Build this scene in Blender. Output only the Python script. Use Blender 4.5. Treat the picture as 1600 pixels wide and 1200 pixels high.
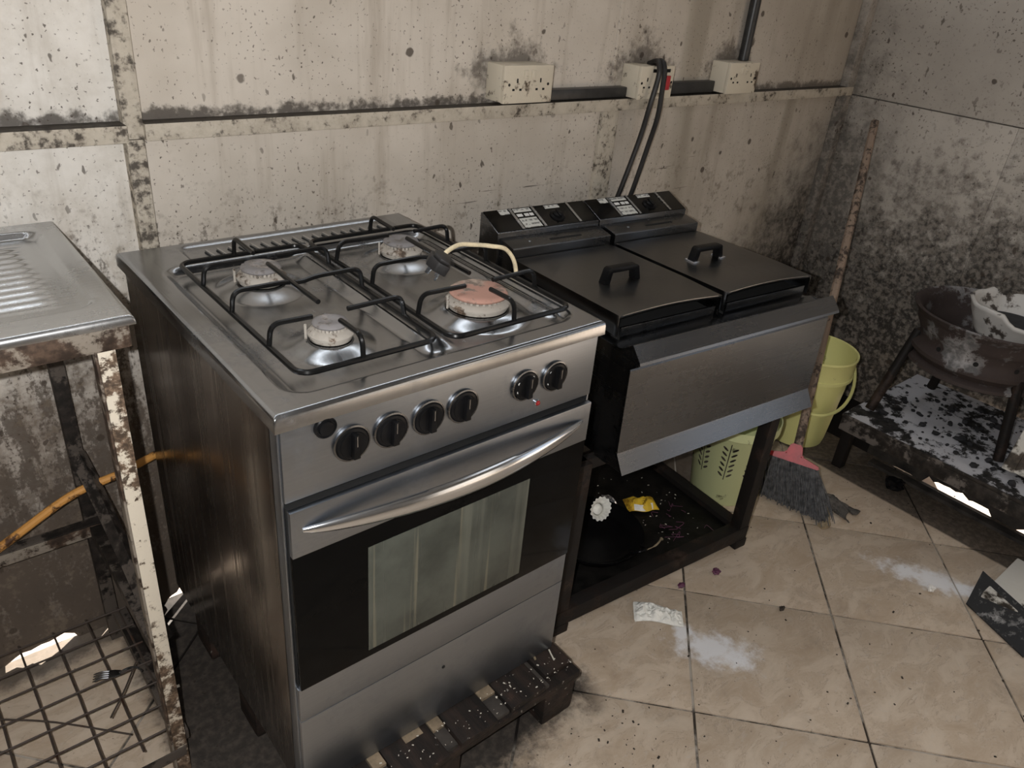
import bpy, bmesh, math, random
from mathutils import Vector, Matrix, noise as mnoise
random.seed(7)
PI = math.pi
scene = bpy.context.scene
COL = scene.collection
for o in list(bpy.data.objects):
    bpy.data.objects.remove(o)

# ------------------------------------------------------------------ camera
cam_d = bpy.data.cameras.new('camera')
cam_d.sensor_width = 36.0
cam_d.lens = 1212.0 / 1600.0 * 36.0
cam_d.clip_start = 0.02
cam = bpy.data.objects.new('camera', cam_d)
COL.objects.link(cam)
RX = Vector((0.76968533, -0.63257248, 0.08623546))
RD = Vector((-0.25172099, -0.42482727, -0.86957365))
RF = Vector((0.58670353, 0.64759081, -0.48621509))
CAM = Vector((-0.343, -1.575, 1.493))
m = Matrix.Identity(4)
for i in range(3):
    m[i][0] = RX[i]; m[i][1] = -RD[i]; m[i][2] = -RF[i]; m[i][3] = CAM[i]
cam.matrix_world = m
scene.camera = cam

# ------------------------------------------------------------------ light and exposure
scene.view_settings.view_transform = 'Standard'
scene.view_settings.look = 'None'
scene.view_settings.gamma = 1.0
scene.view_settings.exposure = 0.0
scene.view_settings.use_curve_mapping = False

world = bpy.data.worlds.new('world')
scene.world = world
world.use_nodes = True
bg = world.node_tree.nodes['Background']
bg.inputs[0].default_value = (0.80, 0.88, 1.0, 1)
bg.inputs[1].default_value = 0.8

sun_d = bpy.data.lights.new('sun', 'SUN')
sun_d.energy = 40.0
sun_d.angle = 0.01
sun_d.color = (1.0, 0.93, 0.84)
sun = bpy.data.objects.new('sun', sun_d)
COL.objects.link(sun)
sun.rotation_euler = Vector((-0.72, -0.60, -0.33)).to_track_quat('-Z', 'Y').to_euler()

# the phone's own flash, just beside the lens
fl_d = bpy.data.lights.new('phone_flash', 'POINT')
fl_d.energy = 70.0
fl_d.shadow_soft_size = 0.007
fl_d.color = (1.0, 0.985, 0.97)
fl = bpy.data.objects.new('phone_flash', fl_d)
COL.objects.link(fl)
fl.location = CAM - RX * 0.060 - RD * 0.012

# daylight entering through the doorway behind the photographer
dr_d = bpy.data.lights.new('doorway_daylight', 'AREA')
dr_d.shape = 'RECTANGLE'
dr_d.size = 0.9
dr_d.size_y = 1.9
dr_d.energy = 1.2
dr_d.color = (0.90, 0.95, 1.0)
dr = bpy.data.objects.new('doorway_daylight', dr_d)
COL.objects.link(dr)
dr.location = (2.66, -2.55, 1.05)
dr.rotation_euler = Vector((-1, 0.0, 0.0)).to_track_quat('-Z', 'Z').to_euler()

# unseen area lamp added under the ceiling to brighten the floor
rf_d = bpy.data.lights.new('overhead_fill', 'AREA')
rf_d.shape = 'RECTANGLE'
rf_d.size = 0.7
rf_d.size_y = 0.7
rf_d.energy = 2.0
rf_d.color = (0.93, 0.96, 1.0)
rf = bpy.data.objects.new('overhead_fill', rf_d)
COL.objects.link(rf)
rf.location = (1.75, -1.75, 2.37)


# daylight through the open eaves above the back wall
ev_d = bpy.data.lights.new('eaves_daylight', 'AREA')
ev_d.shape = 'RECTANGLE'
ev_d.size = 3.9
ev_d.size_y = 0.20
ev_d.energy = 15.0
ev_d.color = (0.88, 0.94, 1.0)
ev = bpy.data.objects.new('eaves_daylight', ev_d)
COL.objects.link(ev)
ev.location = (0.55, 0.03, 2.30)
ev.rotation_euler = Vector((0, -0.75, -0.66)).to_track_quat('-Z', 'Y').to_euler()


# ------------------------------------------------------------------ node helper
class NT:
    def __init__(self, name):
        self.m = bpy.data.materials.new(name)
        self.m.use_nodes = True
        self.t = self.m.node_tree
        self.b = self.t.nodes['Principled BSDF']
        self._p = None

    def n(self, kind, **kw):
        nd = self.t.nodes.new(kind)
        for k, v in kw.items():
            setattr(nd, k, v)
        return nd

    def put(self, sock, v):
        if isinstance(v, bpy.types.NodeSocket):
            self.t.links.new(v, sock)
        elif isinstance(v, (tuple, list)) and len(v) == 3 and sock.type == 'RGBA':
            sock.default_value = (*v, 1)
        else:
            sock.default_value = v

    def pos(self):
        if self._p is None:
            self._p = self.n('ShaderNodeNewGeometry').outputs['Position']
        return self._p

    def obj(self):
        return self.n('ShaderNodeTexCoord').outputs['Object']

    def sep(self, v):
        s = self.n('ShaderNodeSeparateXYZ')
        self.put(s.inputs[0], v)
        return s.outputs[0], s.outputs[1], s.outputs[2]

    def scale(self, v, sc, rot=(0, 0, 0)):
        mp = self.n('ShaderNodeMapping')
        self.put(mp.inputs[0], v)
        mp.inputs['Scale'].default_value = sc
        mp.inputs['Rotation'].default_value = rot
        return mp.outputs[0]

    def noise(self, sc, det=3, rough=0.6, vec=None, col=False, dist=0.0):
        nd = self.n('ShaderNodeTexNoise')
        self.put(nd.inputs['Vector'], vec if vec is not None else self.pos())
        nd.inputs['Scale'].default_value = sc
        nd.inputs['Detail'].default_value = det
        nd.inputs['Roughness'].default_value = rough
        nd.inputs['Distortion'].default_value = dist
        return nd.outputs[1 if col else 0]

    def vor(self, sc, vec=None, out='Distance'):
        nd = self.n('ShaderNodeTexVoronoi')
        self.put(nd.inputs['Vector'], vec if vec is not None else self.pos())
        nd.inputs['Scale'].default_value = sc
        return nd.outputs[out]

    def ma(self, op, a, b=0.0):
        nd = self.n('ShaderNodeMath', operation=op)
        self.put(nd.inputs[0], a)
        self.put(nd.inputs[1], b)
        return nd.outputs[0]

    def add(self, a, b): return self.ma('ADD', a, b)
    def mul(self, a, b): return self.ma('MULTIPLY', a, b)
    def mx(self, a, b): return self.ma('MAXIMUM', a, b)
    def mn(self, a, b): return self.ma('MINIMUM', a, b)

    def ss(self, v, lo, hi, a=0.0, b=1.0):
        nd = self.n('ShaderNodeMapRange', interpolation_type='SMOOTHSTEP')
        self.put(nd.inputs[0], v)
        nd.inputs[1].default_value = lo
        nd.inputs[2].default_value = hi
        nd.inputs[3].default_value = a
        nd.inputs[4].default_value = b
        return nd.outputs[0]

    def mix(self, f, a, b):
        nd = self.n('ShaderNodeMix', data_type='RGBA')
        self.put(nd.inputs[0], f)
        self.put(nd.inputs[6], a)
        self.put(nd.inputs[7], b)
        return nd.outputs[2]

    def bump(self, h, strength=0.3, dist=0.005):
        nd = self.n('ShaderNodeBump')
        self.put(nd.inputs['Height'], h)
        nd.inputs['Strength'].default_value = strength
        nd.inputs['Distance'].default_value = dist
        self.t.links.new(nd.outputs[0], self.b.inputs['Normal'])

    def fin(self, col=None, rough=0.6, metal=0.0, spec=None):
        if col is not None: self.put(self.b.inputs['Base Color'], col)
        self.put(self.b.inputs['Roughness'], rough)
        self.put(self.b.inputs['Metallic'], metal)
        if spec is not None: self.put(self.b.inputs['Specular IOR Level'], spec)
        return self.m


M = {}


def plain(name, col, rough=0.6, metal=0.0, var=0.25, sc=30, spec=None, bump=0.0):
    t = NT(name)
    f = t.noise(sc, 4, 0.65, t.obj())
    c = t.mix(t.ss(f, 0.3, 0.75), tuple(min(1, k * (1 + var)) for k in col), tuple(k * (1 - var) for k in col))
    if bump: t.bump(f, bump, 0.004)
    M[name] = t.fin(c, rough, metal, spec)
    return M[name]


def make_wall(name, side):
    t = NT(name)
    x, y, z = t.sep(t.pos())
    n1 = t.noise(2.6, 4, 0.6)
    n2 = t.noise(11, 7, 0.68)
    n3 = t.noise(55, 3, 0.6)
    n4 = t.noise(130, 2, 0.5)
    n5 = t.noise(26, 5, 0.7)
    streak = t.noise(1.0, 5, 0.65, t.scale(t.pos(), (14, 14, 1.3)))
    clean = t.mix(t.ss(n1, 0.35, 0.7), (0.63, 0.575, 0.505), (0.50, 0.448, 0.382))
    if side == 'back':
        whiter = t.ss(t.add(x, t.mul(t.add(n2, -0.5), 0.04)), 0.09, 0.05)
        clean = t.mix(whiter, clean, t.mix(t.ss(n2, 0.35, 0.7), (0.70, 0.67, 0.62), (0.58, 0.545, 0.49)))
        # faint vertical runs of old grease
        clean = t.mix(t.mul(t.ss(streak, 0.5, 0.72), 0.45), clean, (0.27, 0.22, 0.165))
        clean = t.mix(t.mul(t.ss(t.noise(1.0, 3, 0.5, t.scale(t.pos(), (5, 5, 0.5), (0, 0.03, 0))), 0.52, 0.7), t.ss(x, 0.9, 1.5)), clean, (0.36, 0.32, 0.26))
        # greasy dirt low on the left panel and behind the appliances
        lowd = t.add(t.add(t.mul(t.add(z, -0.74), -1.25), t.mul(t.add(n2, -0.5), 2.4)), t.mul(t.add(n3, -0.5), 0.9))
        lowm = t.mul(t.ss(lowd, -0.2, 0.6), t.ss(x, 0.9, 0.35))
        film = t.mul(t.ss(t.add(z, t.mul(t.add(n1, -0.5), 0.9)), 0.95, 0.45), t.ss(x, 0.9, 0.35))
        clean = t.mix(t.mul(film, 0.62), clean, (0.22, 0.175, 0.135))
        clean = t.mix(t.mul(lowm, 0.80), clean, t.mix(n3, (0.045, 0.035, 0.028), (0.17, 0.13, 0.10)))
        gn = t.noise(1.0, 9, 0.76, t.scale(t.pos(), (20, 20, 8)))
        gb_ = t.add(t.add(gn, t.mul(t.add(z, -0.72), -0.20)), t.mul(t.add(n4, -0.5), 0.22))
        gk = t.mul(t.ss(z, 1.10, 0.85), t.ss(x, 0.9, 0.3))
        clean = t.mix(t.mul(t.mul(t.ss(gb_, 0.49, 0.57), gk), 0.80), clean, t.mix(n2, (0.035, 0.027, 0.021), (0.13, 0.10, 0.077)))
        clean = t.mix(t.mul(t.mul(t.ss(gb_, 0.45, 0.40), gk), 0.45), clean, (0.50, 0.455, 0.39))
        # patchy grey-brown band under the rail on the left
        bnd = t.mul(t.ss(t.add(n2, t.mul(t.add(n3, -0.5), 0.7)), 0.55, 0.68), t.ss(z, 1.1, 0.8))
        clean = t.mix(t.mul(bnd, 0.6), clean, (0.17, 0.135, 0.10))
        # greasy soot above the rail ledge
        lg = t.mul(t.ss(z, 1.215, 1.163), t.ss(z, 1.10, 1.16))
        lgm = t.ss(t.add(t.add(t.mul(lg, 0.75), t.mul(t.add(n2, -0.5), 1.3)), t.mul(t.add(n3, -0.5), 0.9)), 0.45, 0.80)
        clean = t.mix(t.mul(lgm, 0.85), clean, (0.045, 0.036, 0.03))
        # black horizontal scrape marks behind the fryer
        scr = t.ss(t.noise(1.0, 3, 0.6, t.scale(t.pos(), (3.5, 3.5, 85), (0, 0.02, 0))), 0.64, 0.68)
        scz = t.mul(t.mul(t.ss(z, 0.83, 0.86), t.ss(z, 0.985, 0.95)), t.mul(t.ss(x, 0.80, 0.9), t.ss(x, 2.0, 1.7)))
        clean = t.mix(t.mul(t.mul(scr, scz), 0.85), clean, (0.035, 0.028, 0.022))
        # dull grey film spreading to the far end
        far = t.ss(t.add(x, t.mul(t.add(n1, -0.5), 0.9)), 1.2, 2.5)
        clean = t.mix(t.mul(far, 0.45), clean, (0.26, 0.22, 0.175))
        so = t.add(t.add(t.mul(t.add(x, -2.05), 1.1), t.mul(t.add(z, -0.75), -1.3)), t.mul(t.add(n2, -0.5), 1.6))
        som = t.ss(so, 0.0, 0.85)
        # soot above the three socket boxes
        sk = 0.0
        for bx in (0.98, 1.45, 1.86):
            d = t.add(t.mul(t.ma('ABSOLUTE', t.add(x, -bx)), 5.2), t.mul(t.ma('ABSOLUTE', t.add(z, -1.235)), 8.0))
            sk = t.mx(sk, t.ss(t.add(t.add(d, t.mul(t.add(n2, -0.5), -1.6)), t.mul(t.add(n3, -0.5), -1.2)), 0.95, 0.3))
        clean = t.mix(t.mul(sk, 0.72), clean, (0.06, 0.047, 0.038))
    else:
        clean = t.mix(t.ss(n1, 0.3, 0.7), (0.47, 0.43, 0.38), (0.36, 0.325, 0.285))
        dy = t.mul(t.add(y, 0.85), 0.55)
        dz = t.mul(t.add(z, -0.25), 1.15)
        d = t.ma('SQRT', t.add(t.mul(dy, dy), t.mul(dz, dz)))
        so = t.add(t.add(t.add(1.10, t.mul(d, -1.0)), t.mul(t.add(n2, -0.5), 1.1)), t.mul(t.add(n5, -0.5), 2.0))
        # a second, older soot cloud creeping up the corner
        so2 = t.add(t.add(t.mul(t.add(y, 0.32), 2.2), t.mul(t.add(z, -1.1), -0.9)), t.mul(t.add(n2, -0.5), 1.7))
        som = t.mx(t.ss(so, 0.12, 0.72), t.mul(t.ss(so2, 0.1, 0.8), 0.75))
    sootc = t.mix(t.ss(t.add(n5, t.mul(t.add(n3, -0.5), 0.8)), 0.40, 0.66), (0.016, 0.014, 0.012), (0.20, 0.175, 0.15))
    clean = t.mix(t.mul(som, 0.94), clean, sootc)
    # fly specks, splashes and chips
    dens = t.ss(t.noise(3.0, 3), 0.30, 0.60)
    sp = t.mul(t.ss(n4, 0.63, 0.69), t.mx(dens, 0.3))
    sp2 = t.mul(t.ss(t.noise(48, 2, 0.5, t.scale(t.pos(), (1, 1, 0.55))), 0.675, 0.71), t.mx(dens, 0.4))
    vd = t.vor(13)
    vc = t.sep(t.vor(13, None, 'Color'))[0]
    spot = t.mul(t.ss(t.add(vd, t.mul(t.add(n3, -0.5), 0.12)), 0.15, 0.11), t.ss(vc, 0.74, 0.78))
    allsp = t.mx(t.mx(sp, sp2), spot)
    col = t.mix(t.mul(allsp, 0.85), clean, (0.06, 0.045, 0.034))
    t.bump(t.add(t.mul(n2, 0.7), t.mul(n3, 0.3)), 0.25, 0.006)
    M[name] = t.fin(col, t.ss(n2, 0.3, 0.7, 0.5, 0.75), 0.0, 0.3)


make_wall('wall_paint', 'back')
make_wall('wall_paint_sooty', 'right')


def make_batten(name, thr):
    t = NT(name)
    n2 = t.noise(17, 8, 0.72)
    n3 = t.noise(70, 3, 0.6)
    x, y, z = t.sep(t.pos())
    base = t.mix(t.ss(n2, 0.35, 0.7), (0.52, 0.47, 0.39), (0.38, 0.335, 0.27))
    k = t.ss(t.add(n2, t.mul(t.add(n3, -0.5), 0.75)), thr, thr + 0.2)
    col = t.mix(t.mul(k, 0.88), base, (0.035, 0.027, 0.022))
    # grease lies thick on the top ledges
    nz = t.sep(t.n('ShaderNodeNewGeometry').outputs['Normal'])[2]
    col = t.mix(t.mul(t.ss(nz, 0.5, 0.9), 0.92), col, (0.025, 0.02, 0.016))
    t.bump(n3, 0.3, 0.005)
    M[name] = t.fin(col, 0.65, 0.0, 0.3)


make_batten('batten_paint', 0.47)
make_batten('rail_paint', 0.54)


def make_tile():
    t = NT('floor_tile')
    x, y, z = t.sep(t.pos())
    P = t.pos()
    inf = t.n('ShaderNodeObjectInfo').outputs['Random']
    sh = t.n('ShaderNodeVectorMath', operation='ADD')
    cmb = t.n('ShaderNodeCombineXYZ')
    t.put(cmb.inputs[0], t.mul(inf, 13.0)); t.put(cmb.inputs[1], t.mul(inf, 7.0))
    t.put(sh.inputs[0], P); t.put(sh.inputs[1], cmb.outputs[0])
    V = t.scale(sh.outputs[0], (1.0, 1.9, 1.0), (0, 0, 0.6))
    v1 = t.noise(9, 7, 0.66, V, dist=0.7)
    v2 = t.noise(32, 5, 0.65, V, dist=0.8)
    c = t.mix(t.ss(v1, 0.30, 0.72), (0.60, 0.50, 0.395), (0.45, 0.35, 0.255))
    vein = t.mul(t.ss(t.ma('ABSOLUTE', t.add(v1, -0.5)), 0.022, 0.0), t.ss(v2, 0.42, 0.58))
    c = t.mix(t.mul(vein, 0.45), c, (0.27, 0.20, 0.145))
    c = t.mix(t.mul(t.ss(v2, 0.54, 0.72), 0.5), c, (0.55, 0.485, 0.415))
    n2 = t.noise(8, 6, 0.7)
    n3 = t.noise(60, 3, 0.6)
    # walked-in dirt
    c = t.mix(t.mul(t.ss(n2, 0.5, 0.75), 0.35), c, (0.22, 0.17, 0.13))
    c = t.mix(t.mul(t.ss(n3, 0.68, 0.74), 0.7), c, (0.08, 0.06, 0.045))
    # soot plus the charcoal bench's shade, painted as a sharp dark strip
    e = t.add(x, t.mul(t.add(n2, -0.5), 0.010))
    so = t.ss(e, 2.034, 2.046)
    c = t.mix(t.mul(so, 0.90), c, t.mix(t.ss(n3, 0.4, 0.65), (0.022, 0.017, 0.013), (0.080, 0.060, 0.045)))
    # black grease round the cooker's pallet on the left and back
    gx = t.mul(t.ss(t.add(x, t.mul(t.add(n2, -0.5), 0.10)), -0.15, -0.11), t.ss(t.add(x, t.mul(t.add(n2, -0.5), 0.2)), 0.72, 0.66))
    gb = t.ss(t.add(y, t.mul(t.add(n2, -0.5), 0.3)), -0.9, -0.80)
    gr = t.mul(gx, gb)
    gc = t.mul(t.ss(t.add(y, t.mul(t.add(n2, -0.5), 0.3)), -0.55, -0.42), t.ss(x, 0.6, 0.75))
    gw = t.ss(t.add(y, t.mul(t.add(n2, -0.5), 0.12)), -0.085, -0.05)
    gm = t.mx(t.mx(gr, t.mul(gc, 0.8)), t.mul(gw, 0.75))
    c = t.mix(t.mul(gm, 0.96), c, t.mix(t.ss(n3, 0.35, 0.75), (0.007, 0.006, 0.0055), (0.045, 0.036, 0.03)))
    # spilt white powder and a bright sun spot, painted as three patches
    pw = 0.0
    for (cx, cy, ax, ay, ang) in ((1.035, -0.915, 0.115, 0.06, -0.95), (1.79, -1.13, 0.17, 0.05, -1.1), (1.01, -0.83, 0.035, 0.03, 0.4)):
        ca, sa = math.cos(ang), math.sin(ang)
        dx = t.add(x, -cx); dy_ = t.add(y, -cy)
        u = t.mul(t.add(t.mul(dx, ca), t.mul(dy_, sa)), 1 / ax)
        v = t.mul(t.add(t.mul(dx, -sa), t.mul(dy_, ca)), 1 / ay)
        d = t.ma('SQRT', t.add(t.mul(u, u), t.mul(v, v)))
        pw = t.mx(pw, t.ss(t.add(d, t.mul(t.add(t.noise(26, 5, 0.7), -0.5), -2.2)), 1.25, 0.35))
    c = t.mix(t.mul(pw, 0.85), c, (0.86, 0.87, 0.90))
    rr = t.ss(t.mx(t.mx(gm, so), pw), 0.0, 1.0, 0.33, 0.75)
    t.bump(n2, 0.06, 0.003)
    M['floor_tile'] = t.fin(c, rr, 0.0, 0.45)


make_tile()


def make_grout():
    t = NT('grout')
    n2 = t.noise(7, 5, 0.7)
    c = t.mix(t.ss(n2, 0.40, 0.60), (0.055, 0.045, 0.036), (0.42, 0.38, 0.33))
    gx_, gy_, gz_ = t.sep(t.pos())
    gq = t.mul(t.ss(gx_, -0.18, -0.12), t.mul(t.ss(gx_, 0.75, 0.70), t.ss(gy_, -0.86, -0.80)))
    gq = t.mx(gq, t.ss(gx_, 2.03, 2.05))  # grout darkened along the same painted strip of soot and bench shade
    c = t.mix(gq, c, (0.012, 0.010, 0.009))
    M['grout'] = t.fin(c, 0.9, 0, 0.1)


make_grout()


def make_steel(name, col, rough, grain=(3, 3, 220), dirt=0.25, dirtc=(0.05, 0.04, 0.03), metal=1.0, streak=0.0, aniso=0.0, bmp=0.035, gr=0.10):
    t = NT(name)
    O = t.obj()
    g = t.noise(1.0, 3, 0.6, t.scale(O, grain))
    n = t.noise(6, 6, 0.65, O)
    n3 = t.noise(60, 3, 0.6, O)
    c = t.mix(g, tuple(k * 0.9 for k in col), tuple(min(1, k * 1.1) for k in col))
    dm = t.mul(t.ss(t.add(n, t.mul(t.add(n3, -0.5), 0.3)), 0.48, 0.75), dirt)
    c = t.mix(dm, c, dirtc)
    r = t.add(t.mul(g, gr), t.add(rough - gr / 2, t.mul(dm, 0.35)))
    mt = t.add(metal, t.mul(dm, -0.5))
    if streak:
        s = t.noise(1.0, 4, 0.7, t.scale(O, (55, 55, 1.1)))
        s2 = t.noise(1.0, 2, 0.5, t.scale(O, (150, 150, 2.2)))
        sm = t.ss(s, 0.46, 0.72)
        c = t.mix(t.mul(sm, streak), c, (0.075, 0.055, 0.042))
        lt = t.mul(t.ss(s2, 0.65, 0.69), t.ss(n, 0.38, 0.52))
        c = t.mix(t.mul(lt, 0.8), c, (0.62, 0.58, 0.52))
        r = t.add(r, t.mul(sm, 0.12))
    t.bump(t.add(g, t.mul(n, 0.4)), bmp, 0.002)
    M[name] = t.fin(c, r, mt)
    if aniso:
        t.b.inputs['Anisotropic'].default_value = aniso


make_steel('steel_front', (0.285, 0.307, 0.338), 0.37, (3, 3, 260), 0.22)
make_steel('steel_hob', (0.34, 0.352, 0.368), 0.21, (200, 3, 3), 0.30, (0.05, 0.042, 0.035))
make_steel('steel_side', (0.26, 0.235, 0.215), 0.23, (60, 200, 1.2), 0.08, streak=0.14, bmp=0.01, gr=0.06)
make_steel('steel_dark', (0.165, 0.170, 0.178), 0.27, (2, 2, 320), 0.06, (0.03, 0.028, 0.026), bmp=0.003, gr=0.03)
make_steel('steel_lid', (0.160, 0.160, 0.160), 0.28, (320, 2, 2), 0.12, (0.05, 0.042, 0.035), bmp=0.003, gr=0.03)
make_steel('steel_sink', (0.52, 0.53, 0.54), 0.25, (3, 200, 3), 0.22, (0.20, 0.17, 0.14), bmp=0.012)
make_steel('chrome', (0.66, 0.69, 0.73), 0.18, (3, 3, 30), 0.10)
make_steel('wheel_metal', (0.10, 0.085, 0.08), 0.55, (30, 30, 10), 0.6, (0.10, 0.055, 0.045), metal=0.5)
plain('black_enamel', (0.006, 0.006, 0.006), 0.22, 0, 0.3, spec=0.28)
plain('black_plastic', (0.006, 0.006, 0.0065), 0.30, 0, 0.3, spec=0.12)
plain('black_rubber', (0.014, 0.013, 0.013), 0.5, 0, 0.3)
plain('gap_black', (0.006, 0.006, 0.006), 0.9, 0, 0.2)
plain('black_grease', (0.006, 0.0055, 0.005), 0.45, 0, 0.7, sc=22, bump=0.4, spec=0.15)
plain('black_pan', (0.003, 0.003, 0.0035), 0.35, 0, 0.3, spec=0.12)
plain('black_glass', (0.003, 0.003, 0.003), 0.08, 0, 0.1, spec=0.06)
plain('head_black', (0.004, 0.004, 0.004), 0.14, 0, 0.3, spec=0.3)
plain('white_print', (0.72, 0.72, 0.70), 0.6, 0, 0.08)
plain('red_plastic', (0.42, 0.022, 0.03), 0.42, 0, 0.25)
plain('red_lens', (0.25, 0.01, 0.012), 0.15, 0, 0.1)
plain('bristle', (0.085, 0.085, 0.088), 0.9, 0, 0.6, sc=60)
plain('rag', (0.075, 0.068, 0.06), 0.95, 0, 0.6, sc=40, bump=0.4)
plain('rag_tan', (0.24, 0.19, 0.12), 0.9, 0, 0.4, sc=40)
plain('cream_cord', (0.72, 0.62, 0.42), 0.5, 0, 0.25, sc=50)
plain('paper_white', (0.80, 0.79, 0.74), 0.75, 0, 0.12, sc=60, bump=0.5)
plain('foil', (0.75, 0.76, 0.8), 0.25, 0.9, 0.1)
plain('onion_purple', (0.10, 0.030, 0.065), 0.5, 0, 0.4)
plain('charcoal', (0.018, 0.018, 0.02), 0.85, 0, 0.5)
plain('crumb', (0.035, 0.027, 0.02), 0.9, 0, 0.5)
plain('pale_crumb', (0.62, 0.58, 0.5), 0.8, 0, 0.2)
plain('cardboard', (0.21, 0.16, 0.105), 0.85, 0, 0.3, sc=40)
plain('egg_white', (0.8, 0.79, 0.76), 0.4, 0, 0.05)
plain('outdoor_sand', (0.75, 0.62, 0.50), 0.9, 0, 0.15, sc=5)
plain('roof_sheet', (0.12, 0.115, 0.11), 0.6, 0, 0.2, sc=5)
plain('plain_wall', (0.13, 0.115, 0.10), 0.7, 0, 0.2, sc=5)
plain('dirt_dark', (0.030, 0.025, 0.021), 0.85, 0, 0.7, sc=14, bump=0.5)
plain('conduit_black', (0.02, 0.02, 0.02), 0.4, 0, 0.4)


def make_pallet():
    t = NT('pallet_wood')
    O = t.pos()
    g = t.noise(1.0, 5, 0.65, t.scale(O, (26, 4, 26)))
    n = t.noise(14, 6, 0.7, O)
    c = t.mix(t.ss(g, 0.35, 0.7), (0.014, 0.012, 0.011), (0.036, 0.025, 0.020))
    c = t.mix(t.mul(t.ss(n, 0.56, 0.72), 0.6), c, (0.075, 0.042, 0.031))
    c = t.mix(t.mul(t.ss(t.noise(90, 2, 0.5, O), 0.70, 0.74), 0.6), c, (0.4, 0.37, 0.33))
    t.bump(t.add(g, n), 0.5, 0.006)
    M['pallet_wood'] = t.fin(c, 0.6, 0, 0.18)


make_pallet()


def make_chipped(name, paint, rust, amount, sc=28, rough=0.6, spec=0.35, bmp=0.4, zd=0.0):
    t = NT(name)
    O = t.pos()
    n = t.noise(sc, 6, 0.7, O)
    n1 = t.noise(5, 3, 0.6, O)
    k = t.ss(t.add(n, t.mul(t.add(n1, -0.5), 0.8)), amount - 0.05, amount + 0.05)
    if zd:
        k = t.mx(k, t.ss(t.add(t.add(t.sep(O)[2], t.mul(t.add(n, -0.5), -1.6)), t.mul(t.add(n1, -0.5), -0.5)), zd, zd - 0.22))
    rc = t.mix(t.ss(t.noise(sc * 2, 4, 0.6, O), 0.35, 0.65), rust, tuple(q * 0.3 for q in rust))
    c = t.mix(k, paint, rc)
    t.bump(n, bmp, 0.004)
    M[name] = t.fin(c, rough, 0, spec)


make_chipped('leg_paint', (0.62, 0.56, 0.46), (0.20, 0.135, 0.09), 0.545, 55, zd=0.42)
make_chipped('frame_rust', (0.22, 0.19, 0.155), (0.09, 0.058, 0.04), 0.48)
make_chipped('frame_dark', (0.075, 0.062, 0.052), (0.022, 0.017, 0.014), 0.48)
make_chipped('orange_pipe', (0.55, 0.27, 0.07), (0.16, 0.07, 0.025), 0.55)
make_chipped('mesh_wire', (0.055, 0.042, 0.034), (0.10, 0.05, 0.03), 0.6)
make_chipped('stand_metal', (0.014, 0.012, 0.011), (0.050, 0.034, 0.027), 0.58, 18, 0.55, 0.15)
make_chipped('socket_cream', (0.62, 0.56, 0.45), (0.26, 0.19, 0.13), 0.60, 26, 0.45)
make_chipped('burner_alloy', (0.36, 0.33, 0.29), (0.22, 0.16, 0.115), 0.58, 40, 0.55)
make_chipped('burner_cap_grey', (0.20, 0.19, 0.19), (0.40, 0.36, 0.33), 0.57, 40, 0.6)
make_chipped('burner_cap_rust', (0.40, 0.225, 0.175), (0.56, 0.44, 0.36), 0.50, 26, 0.7)
make_chipped('ash_top', (0.50, 0.50, 0.53), (0.035, 0.032, 0.03), 0.54, 18, 0.9)
make_chipped('bench_steel', (0.16, 0.14, 0.125), (0.045, 0.037, 0.031), 0.50, 16, 0.6)
make_chipped('ash_rim', (0.048, 0.036, 0.033), (0.36, 0.35, 0.35), 0.585, 14, 0.7, 0.3, 0.9)
make_chipped('pot_enamel', (0.60, 0.58, 0.55), (0.25, 0.21, 0.18), 0.62, 20, 0.6)
make_chipped('board_white', (0.60, 0.58, 0.53), (0.10, 0.08, 0.06), 0.58, 10, 0.7)
make_chipped('bucket_yellow', (0.74, 0.72, 0.30), (0.42, 0.38, 0.15), 0.66, 14, 0.45)
make_chipped('basket_green', (0.62, 0.66, 0.36), (0.40, 0.40, 0.2), 0.72, 14, 0.45)
make_chipped('stick_wood', (0.27, 0.20, 0.15), (0.15, 0.11, 0.085), 0.5, 30, 0.7)
make_chipped('plate_splashed', (0.02, 0.02, 0.021), (0.40, 0.39, 0.38), 0.66, 60, 0.55)
make_chipped('sachet_yellow', (0.75, 0.50, 0.04), (0.55, 0.30, 0.03), 0.6, 20, 0.35)


def make_oven_window():
    t = NT('oven_window')
    O = t.obj()
    s = t.noise(1.0, 4, 0.6, t.scale(O, (26, 1, 0.9)))
    s2 = t.noise(1.0, 2, 0.5, t.scale(O, (60, 1, 1.4)))
    n = t.noise(7, 5, 0.6, O)
    c = t.mix(t.ss(n, 0.3, 0.7), (0.034, 0.039, 0.033), (0.078, 0.086, 0.073))
    c = t.mix(t.mul(t.ss(s, 0.5, 0.7), 0.7), c, (0.13, 0.136, 0.11))
    c = t.mix(t.mul(t.ss(s2, 0.62, 0.7), 0.5), c, (0.19, 0.176, 0.125))
    M['oven_window'] = t.fin(c, t.ss(s, 0.4, 0.7, 0.22, 0.4), 0, 0.4)


make_oven_window()


def make_label():
    t = NT('label_print')
    O = t.obj()
    x, y, z = t.sep(O)
    w = t.ma('FRACT', t.mul(z, 190.0))
    ln = t.mul(t.ss(w, 0.5, 0.6), t.ss(t.noise(130, 2, 0.5, O), 0.46, 0.5))
    c = t.mix(t.mul(ln, 0.75), (0.62, 0.62, 0.58), (0.06, 0.06, 0.06))
    M['label_print'] = t.fin(c, 0.5)


make_label()


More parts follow.
